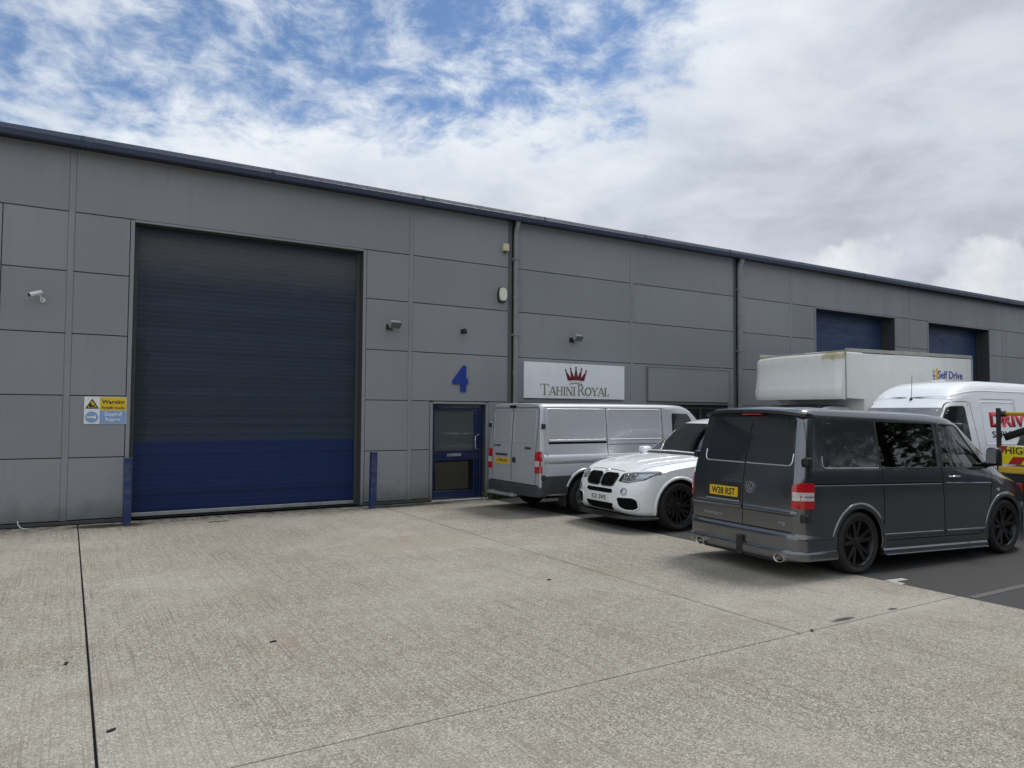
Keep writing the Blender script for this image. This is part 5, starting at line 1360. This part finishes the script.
# ------------------------------------------------------------------ white high-roof van
def build_white_van():
    v = empty('high_roof_van', (14.1, 8.17, 0), 180, 'white high roof van with red DRIVE lettering, behind the dark grey van', 'van', 'vehicles parked along the units')
    mt = M['vanwhite']
    def part(name, bm, m, ang=32): return obj(name, bm, m, v, ang)
    par = dict(zb=[(-4.6, .40), (.9, .32), (1.25, .42)],
               zt=[(-4.6, 2.46), (-4.4, 2.50), (-1.6, 2.53), (-1.0, 2.50), (-.6, 2.42), (-.25, 2.26), (-.02, 2.08), (.06, 2.02), (.85, 1.26), (1.0, 1.16), (1.2, .98), (1.25, .86)],
               w=[(-4.6, .95), (-4.5, .98), (.4, .98), (.85, .96), (1.1, .86), (1.25, .70)], wr=[(-4.6, .80), (-1.2, .82), (-.5, .80), (.05, .78), (.8, .83), (1.25, .6)],
               zbelt=[(-4.6, 1.25), (.3, 1.20), (1.0, 1.0), (1.25, .7)], r=[(-4.6, .16), (-1, .22), (0, .16), (1.25, .12)], crown=.04, rb=.08, bul=.01)
    xs = stations([-4.6, -4.5, -1.2, 1.0, 1.25], .07)
    bvh = bodybvh(loft(par, xs)); bm = loft(par, xs)
    cuts = [(c, 1) for c in arch_cut(.25, .37, .43, .98)+arch_cut(-3.4, .37, .43, .98)]
    bm, _ = boolean((bm, [mt, M['arch']]), cuts); part('body', bm, [mt, M['arch']])
    bm = bmesh.new(); patch(bm, bvh, rpoly([(-.80, 1.32), (.80, 1.32), (.755, 2.0), (-.755, 2.0)], .06), 'F', .004, .006, .08); ws = part('windscreen', bm, M['skyglass'])
    bm = bmesh.new(); strip(bm, bvh, [(.78, 1.3), (.5, 1.27), (0, 1.26), (-.5, 1.27), (-.78, 1.3)], .05, 'F', .006, .008); part('scuttle', bm, M['plastic'])
    for view, s_ in (('L', 1), ('Rt', -1)):
        bm = bmesh.new(); W_ = rpoly([(.52, 1.36), (.16, 1.84), (-.02, 2.02), (-.46, 2.03), (-.50, 1.36)], [.05, .08, .08, .06, .06]); patch(bm, bvh, W_, view, .004, .006, .06); wd = part('window', bm, M['vwglass'])
        bm = bmesh.new(); strip(bm, bvh, W_, .028, view, .003, .006, closed=True); obj('window_seal', bm, M['plastic'], wd)
        bm = bmesh.new(); strip(bm, bvh, rpoly([(-.66, 2.12), (-.68, 1.9), (-.76, 1.3), (-.76, .55)], 0), .012, view, .0012, .003); strip(bm, bvh, rpoly([(-.66, 2.12), (-.08, 2.12), (.30, 1.78), (.66, 1.28), (.70, .8)], .12), .012, view, .0012, .003)
        strip(bm, bvh, [(-1.05, 2.18), (-2.3, 2.18)], .01, view, .0012, .003); strip(bm, bvh, [(-2.35, 2.2), (-2.35, .5)], .012, view, .0012, .003); part('panel_gap', bm, M['cladding'])
        bm = bmesh.new(); strip(bm, bvh, rpoly([(.05, 2.16), (-.5, 2.30), (-1.0, 2.34), (-4.4, 2.34)], .3), .03, view, .001, .005, rnd=.008); strip(bm, bvh, rpoly([(-1.02, 1.30), (-2.3, 1.30), (-2.3, 2.12), (-1.02, 2.12)], .06), .025, view, .001, .004, closed=True, rnd=.007); part('roof_crease', bm, mt)
        bm = bmesh.new(); box(bm, .34, .50, min(s_*1.04, s_*1.28), max(s_*1.04, s_*1.28), 1.36, 1.72, .05, 0, None, 2); tube(bm, [(.42, s_*.9, 1.42), (.42, s_*1.06, 1.45)], .04, 8); part('wing_mirror', bm, M['plastic'])
        bm = bmesh.new(); patch(bm, bvh, rpoly([(s_*.45, .78), (s_*.5, 1.05), (s_*.80, 1.06), (s_*.82, .76)], .04), 'F', .006, .01, .06); part('headlamp', bm, M['headlens'])
        bm = bmesh.new(); strip(bm, bvh, [(-.9, .75), (-2.9, .75)], .12, view, .008, .01); part('side_moulding', bm, M['cladding'])
        tb = text_bm('DRIVE', 1.72, .30, .002, .06); tk = text_bm('SERVICES', 1.35, .13, .002, .02)
        yy = .972
        for t_, xc, zc, mm in ((tb, -2.14, 1.775, 'redpaint'), (tk, -1.97, 1.49, 'black')):
            u_ = (-1, 0, 0) if s_ > 0 else (1, 0, 0)
            t_.transform(frame_M((xc, 0, zc), u_, (0, 0, 1)))
            for q in t_.verts:
                h_, nr = hit(bvh, view, q.co.x, q.co.z, .002 if abs(q.co.y) < 1e-6 else .004); q.co = h_
            part('lettering', t_, M[mm], 0)
    bm = bmesh.new(); patch(bm, bvh, rpoly([(-.55, .70), (.55, .70), (.5, .95), (-.5, .95)], .05), 'F', .004, .006, .08); part('front_grille', bm, M['plastic'])
    bp = dict(zb=.28, zt=[(.75, .62), (1.25, .60), (1.32, .56)], w=[(.75, .99), (1.0, .95), (1.2, .84), (1.32, .6)], wr=[(.75, .97), (1.32, .58)], zbelt=.55, r=.04, crown=0, rb=.06, bul=0)
    part('front_bumper', loft(bp, stations([.75, 1.2, 1.32], .06)), M['cladding'])
    bm = bmesh.new(); q, _ = hit(bvh, 'T', -.06, .06, 0); tube(bm, [(q.x, .06, q.z), (q.x-.03, .06, q.z+.05)], [.03, .022], 10); tube(bm, [(q.x-.02, .06, q.z+.04), (q.x-.06, .06, q.z+.50)], .005, 6); part('aerial', bm, M['plastic'])
    bm = bmesh.new(); box(bm, -1.75, -1.55, -.35, -.15, 2.55, 2.60, .01); part('roof_vent', bm, mt)
    bm = bmesh.new(); box(bm, -4.4, .9, -.8, .8, .34, .42); part('underbody', bm, M['arch'], 0)
    for x_ in (.25, -3.4):
        for s_ in (-1, 1): make_wheel(v, x_, s_*.86, .345, .22, .215, 'steel', M['silverrim'], s_)
build_white_van()

# ------------------------------------------------------------------ white box lorry
def build_box_lorry():
    v = empty('box_lorry', (14.2, 10.8, 0), 180, 'white box lorry with overhanging front and blue Self Drive lettering', 'lorry', 'vehicles parked along the units')
    def part(name, bm, m, ang=32): return obj(name, bm, m, v, ang)
    bm = bmesh.new()      # box body: side profile with the overhang, extruded across
    prof = [(-5.42, .95), (-.86, .95), (-.86, 2.22), (-.17, 2.22), (-.17, 3.215), (-5.42, 3.29)]
    prism(bm, prof, 2.28, Matrix(((1, 0, 0, 0), (0, 0, -1, 1.14), (0, 1, 0, 0), (0, 0, 0, 1))))
    bmesh.ops.bevel(bm, geom=bm.edges[:], offset=.012, segments=1, affect='EDGES'); part('box_body', bm, M['grp'])
    bm = bmesh.new(); rows = []           # moulded fibreglass nose with rounded top and corners
    KZ, KY = 20, 30
    for k in range(KZ+1):
        t = k/KZ; row = []
        for j in range(KY+1):
            q = -1+2*j/KY; e = abs(q)
            inset = .07*(e**30 if q > 0 else e**12)+.07*max(0, (t-.75)/.25)**4+.03*max(0, (.10-t)/.10)**2+(.03*max(0, -q)**6)*t
            if t < .30: inset -= .016
            hh = 2.20+1.015*t-.05*max(0, -q)**3*t
            row.append(bm.verts.new((.02-inset+.02*math.sin(7*t), 1.15*q, hh)))
        rows.append(row)
    bk = [[bm.verts.new((-.16, v.co.y, v.co.z+(.012 if k == KZ else 0))) for v in row] for k, row in enumerate(rows)]
    for a in range(KZ):
        for j in range(KY): bm.faces.new((rows[a][j], rows[a][j+1], rows[a+1][j+1], rows[a+1][j]))
        for j in (0, KY): bm.faces.new((rows[a][j], rows[a+1][j], bk[a+1][j], bk[a][j]))
    for j in range(KY):
        bm.faces.new((rows[0][j], rows[0][j+1], bk[0][j+1], bk[0][j])); bm.faces.new((rows[KZ][j], rows[KZ][j+1], bk[KZ][j+1], bk[KZ][j]))
    bmesh.ops.recalc_face_normals(bm, faces=bm.faces[:]); part('nose_moulding', bm, M['nose'], 50)
    bm = bmesh.new()
    for s_ in (-1, 1):
        a, b = sorted((s_*1.135, s_*1.160)); 
        vs_ = box(bm, -5.43, -.18, a, b, 0, .075, .004)
        for q in vs_: q.co.z += 3.235-.0141*(q.co.x+.08)-.0
        box(bm, -5.45, -5.40, a, b, .95, 3.30, .004); box(bm, -5.40, -.86, a, b, .93, 1.0, .004)
        box(bm, -.20, -.165, a, b, 2.2, 3.235, .004)
    box(bm, -.21, -.16, -1.15, 1.15, 3.225, 3.26, .004)
    part('edge_rail', bm, M['grpdirty'])
    bm = bmesh.new(); vs_ = box(bm, -1.2, -.2, .1, .9, 3.22, 3.27, .01); part('roof_light', bm, M['grp'])
    bm = bmesh.new(); 
    prism(bm, rpoly([(-.02, .62), (.005, 1.12), (-.30, 1.13), (-.22, .9), (-.10, .78)], .05), .012, Matrix(((1, 0, 0, -.19), (0, 1, 0, 0), (0, 0, 1, 3.262), (0, 0, 0, 1)))); 
    part('algae_growth', bm, M['algae'])
    # lettering on both sides
    for s_ in (1, -1):
        u_ = (-s_, 0, 0)
        bm = text_bm('Self Drive', 1.12, .20, .003, .02, None, frame_M((-4.42, s_*1.1405, 2.86), u_, (0, 0, 1))); part('lettering', bm, M['blueprint'], 0)
        bm = text_bm('SALFORD VAN HIRE'[0:0] or 'KEY', .30, .10, .003, .02, None, frame_M((-3.60-.08, s_*1.1405, 2.83), (0, 0, 1), (s_, 0, 0))); part('lettering', bm, M['blueprint'], 0)
        bm = bmesh.new(); a, b = sorted((s_*1.1405, s_*1.143)); box(bm, -3.86, -3.77, a, b, 2.68, 3.0); part('amber_block', bm, M['amber'], 0)
    # cab
    par = dict(zb=[(-.84, .45), (1.5, .40)], zt=[(-.84, 2.05), (-.2, 2.06), (.0, 2.04), (.12, 1.97), (.95, 1.30), (1.3, 1.1), (1.5, .9)], w=[(-.84, .96), (.8, .96), (1.2, .90), (1.5, .70)], wr=[(-.84, .82), (.1, .80), (.9, .84), (1.5, .6)], zbelt=[(-.84, 1.2), (.8, 1.1), (1.5, .75)], r=.14, crown=.03, rb=.08, bul=.01)
    xs = stations([-.84, .1, 1.0, 1.5], .07); bvh = bodybvh(loft(par, xs)); bm = loft(par, xs)
    bm, _ = boolean((bm, [M['vanwhite'], M['arch']]), [(c, 1) for c in arch_cut(.55, .37, .43, .96)]); cab = part('cab', bm, [M['vanwhite'], M['arch']])
    bm = bmesh.new(); patch(bm, bvh, rpoly([(-.80, 1.36), (.80, 1.36), (.75, 1.99), (-.75, 1.99)], .06), 'F', .004, .006, .08); obj('windscreen', bm, M['vwglass'], cab)
    bm = bmesh.new(); patch(bm, bvh, rpoly([(-.80, -.74), (.08, -.74), (.08, .74), (-.80, .74)], .08), 'T', .006, .01, .08); obj('roof_shade_patch', bm, M['plastic'], cab)  # black patch paints the shade under the nose onto the cab roof
    for view, s_ in (('L', 1), ('Rt', -1)):
        bm = bmesh.new(); patch(bm, bvh, rpoly([(.62, 1.32), (.02, 1.98), (-.55, 1.98), (-.55, 1.32)], .07), view, .004, .006, .06); obj('window', bm, M['vwglass'], cab)
        bm = bmesh.new(); box(bm, .5, .66, min(s_*1.02, s_*1.26), max(s_*1.02, s_*1.26), 1.34, 1.7, .04, 0, None, 2); tube(bm, [(.58, s_*.9, 1.42), (.58, s_*1.04, 1.45)], .04, 8); obj('wing_mirror', bm, M['plastic'], cab)
        bm = bmesh.new(); patch(bm, bvh, rpoly([(s_*.45, .80), (s_*.5, 1.02), (s_*.80, 1.03), (s_*.82, .78)], .04), 'F', .006, .01, .06); obj('headlamp', bm, M['headlens'], cab)
    bm = bmesh.new(); box(bm, -5.3, .9, -.42, -.30, .62, .80); box(bm, -5.3, .9, .30, .42, .62, .80)
    for k in range(7): box(bm, -5.2+.75*k, -5.1+.75*k, -1.0, 1.0, .80, .945)
    part('chassis', bm, M['arch'], 0)
    for x_ in (.55, -3.6):
        for s_ in (-1, 1): make_wheel(v, x_, s_*.85, .345, .22, .215, 'steel', M['silverrim'], s_)
build_box_lorry()

# ------------------------------------------------------------------ highway maintenance truck at the right edge
def build_highway_truck():
    v = empty('maintenance_truck', (13.0, 4.96, 0), 0, 'truck tail with red and yellow chevron board beginning HIG at the right edge', 'truck', 'vehicles parked along the units')
    def part(name, bm, m, ang=32): return obj(name, bm, m, v, ang)
    bm = bmesh.new(); box(bm, -.03, .0, -1.03, 1.03, 1.07, 1.365, .004); tb = part('chevron_board', bm, M['chevyel'])
    Mb = frame_M((-.031, 0, 1.07), (0, -1, 0), (0, 0, 1)); bm = bmesh.new()      # u runs left to right seen from behind
    H = .295
    prism(bm, [(-1.03, H), (-1.03, .10), (-.90, H)], .002, Mb)
    for k in range(7):
        u0 = -.82+.42*k
        pts = [(u0-.08, 0), (u0+.10, 0), (u0+.18, .125), (u0, .125)]
        pts = [(min(1.03, max(-1.03, a)), b) for a, b in pts]
        if u0 < .95: prism(bm, pts, .002, Mb)
    obj('red_chevron', bm, M['chevred'], tb, 0)
    bm = text_bm('HIGHWAY MAINTENANCE', 1.86, .115, .002, .012, None, frame_M((-.0312, .005, 1.295), (0, -1, 0), (0, 0, 1))); obj('lettering', bm, M['black'], tb, 0)
    bm = bmesh.new(); box(bm, -.07, .0, -1.03, 1.03, .93, 1.035, .012); part('yellow_bar', bm, M['barrier'])
    bm = bmesh.new(); box(bm, -.05, .25, -1.0, 1.0, .52, .92, .02); part('rear_bumper', bm, M['plastic'])
    for s_ in (-1, 1):
        bm = bmesh.new(); box(bm, -.03, .03, s_*1.04-.028, s_*1.04+.028, .9, 1.98, .006); part('corner_post', bm, M['plastic'])
        bm = bmesh.new(); box(bm, -.072, -.05, s_*.80-.12, s_*.80+.12, .62, .78, .01); part('tail_lamp', bm, M['red'])
    bm = bmesh.new(); tube(bm, [(0, .93, 1.885), (0, -.93, 1.885)], .032, 10); part('top_rail', bm, M['barrier'])
    for s_ in (-1, 1):
        bm = bmesh.new(); cyl(bm, (0, s_*.93, 1.885), (0, s_*1.01, 1.885), .05, None, 14); part('rail_clamp', bm, M['plastic'])
    bm = bmesh.new(); a = Vector((.03, .96, 1.52)); b = Vector((.03, -.2, 1.98)); d = (b-a)
    Q = frame_M((.0, .96, 1.50), d, Vector((1, 0, 0)).cross(d)); prism(bm, [(0, -.055), (1.25, -.055), (1.25, .055), (0, .055)], .05, Q); part('folding_arm', bm, M['plastic'])
    bm = bmesh.new(); box(bm, .20, 3.2, -1.03, 1.03, .93, 1.03, .01); part('load_bed', bm, M['cladding'])
    bm = bmesh.new(); box(bm, .40, 3.1, -1.0, 1.0, 1.03, 1.36, .02); bmesh.ops.bevel(bm, geom=[], offset=.01)
    part('locker', bm, M['grp'])
    bm = bmesh.new(); prism(bm, [(.42, 1.365), (1.5, 1.365), (1.5, 1.70), (.75, 1.70)], 1.94, Matrix(((1, 0, 0, 0), (0, 0, -1, .97), (0, 1, 0, 0), (0, 0, 0, 1)))); part('canopy_glass', bm, M['lampglass'])
    bm = bmesh.new(); box(bm, 3.3, 4.9, -.98, .98, .6, 2.1, .15, 0, None, 3); cab = part('cab', bm, M['vanwhite'])
    bm = bmesh.new(); box(bm, 3.285, 3.305, -.7, .7, 1.35, 1.9, .01); obj('window', bm, M['vwglass'], cab)
    bm = bmesh.new(); box(bm, .1, 4.8, -.4, .4, .55, .85); part('chassis', bm, M['arch'], 0)
    for x_ in (1.1, 4.1):
        for s_ in (-1, 1): make_wheel(v, x_, s_*.84, .38, .24, .23, 'steel', M['silverrim'], s_)
build_highway_truck()

# ------------------------------------------------------------------ trees across the yard, seen in the van's glass
def tree(x, y, h, label):
    t = empty('tree', (x, y, 0), random.uniform(0, 360), label, 'tree', 'trees across the yard')
    bm = bmesh.new(); tips = []
    tube(bm, [(0, 0, 0), (.05, .03, h*.2), (0, .08, h*.45), (.1, 0, h*.8)], [.28, .22, .15, .05], 10)
    for k in range(9):
        a = k*2.4; z = h*(.25+.06*k); L = h*.32*(1-.05*k)
        e = Vector((math.cos(a)*L, math.sin(a)*L, z+L*.6)); tube(bm, [(0, .05, z), tuple(Vector((0, .05, z)).lerp(e, .5)+Vector((0, 0, -.1))), tuple(e)], [.09, .06, .02], 6); tips += [e, e*.8+Vector((0, 0, z*.2))]
    tips.append(Vector((0, 0, h*.9)))
    obj('trunk', bm, M['bark'], t)
    bm = bmesh.new()
    for c in tips:
        for k in range(330):
            p = c+Vector((random.gauss(0, h*.085), random.gauss(0, h*.085), random.gauss(0, h*.07))); s_ = random.uniform(.10, .22)
            a = Vector((random.gauss(0, 1), random.gauss(0, 1), random.gauss(0, 1))).normalized(); b = a.orthogonal().normalized()
            V_ = [bm.verts.new(p+q) for q in (-a*s_, b*s_*.6, a*s_, -b*s_*.6)]; bm.faces.new(V_)
    obj('crown', bm, M['leaf'], t, 0)
tree(19, -9.5, 11.5, 'broad leafy tree across the yard, mirrored in the middle of the dark van')
tree(26, -8.5, 13.0, 'tall leafy tree across the yard, mirrored in the front of the dark van')
tree(34, -10, 12.0, 'leafy tree across the yard furthest along the terrace')
tree(12.5, -11, 9.5, 'smaller leafy tree across the yard nearest the camera')

ob = empty('industrial_building', (10, -27, 0), 0, 'grey warehouse terrace facing the yard from the other side, mirrored in the dark van', 'building')
def opart(name, bm, m): bmesh.ops.translate(bm, verts=bm.verts, vec=(-10, 27, 0)); return obj(name, bm, m, ob)
bm = bmesh.new(); box(bm, -45, 70, -45, -27, 0, 6.6, .02)
for k in range(0): box(bm, -44.5+6*k, -44.4+6*k, -27, -26.98, .1, 6.5)
opart('wall', bm, M['cladding'])
bm = bmesh.new(); box(bm, -45.3, 70.3, -45.3, -26.6, 6.605, 6.9, .02); opart('roof', bm, M['gutter'])
for k in range(9):
    bm = bmesh.new(); slats(bm, -40+12*k, -36+12*k, .05, 5, -26.96); 
    for f_ in bm.faces: f_.normal_flip()
    opart('roller_shutter', bm, M['shutter_mid'])
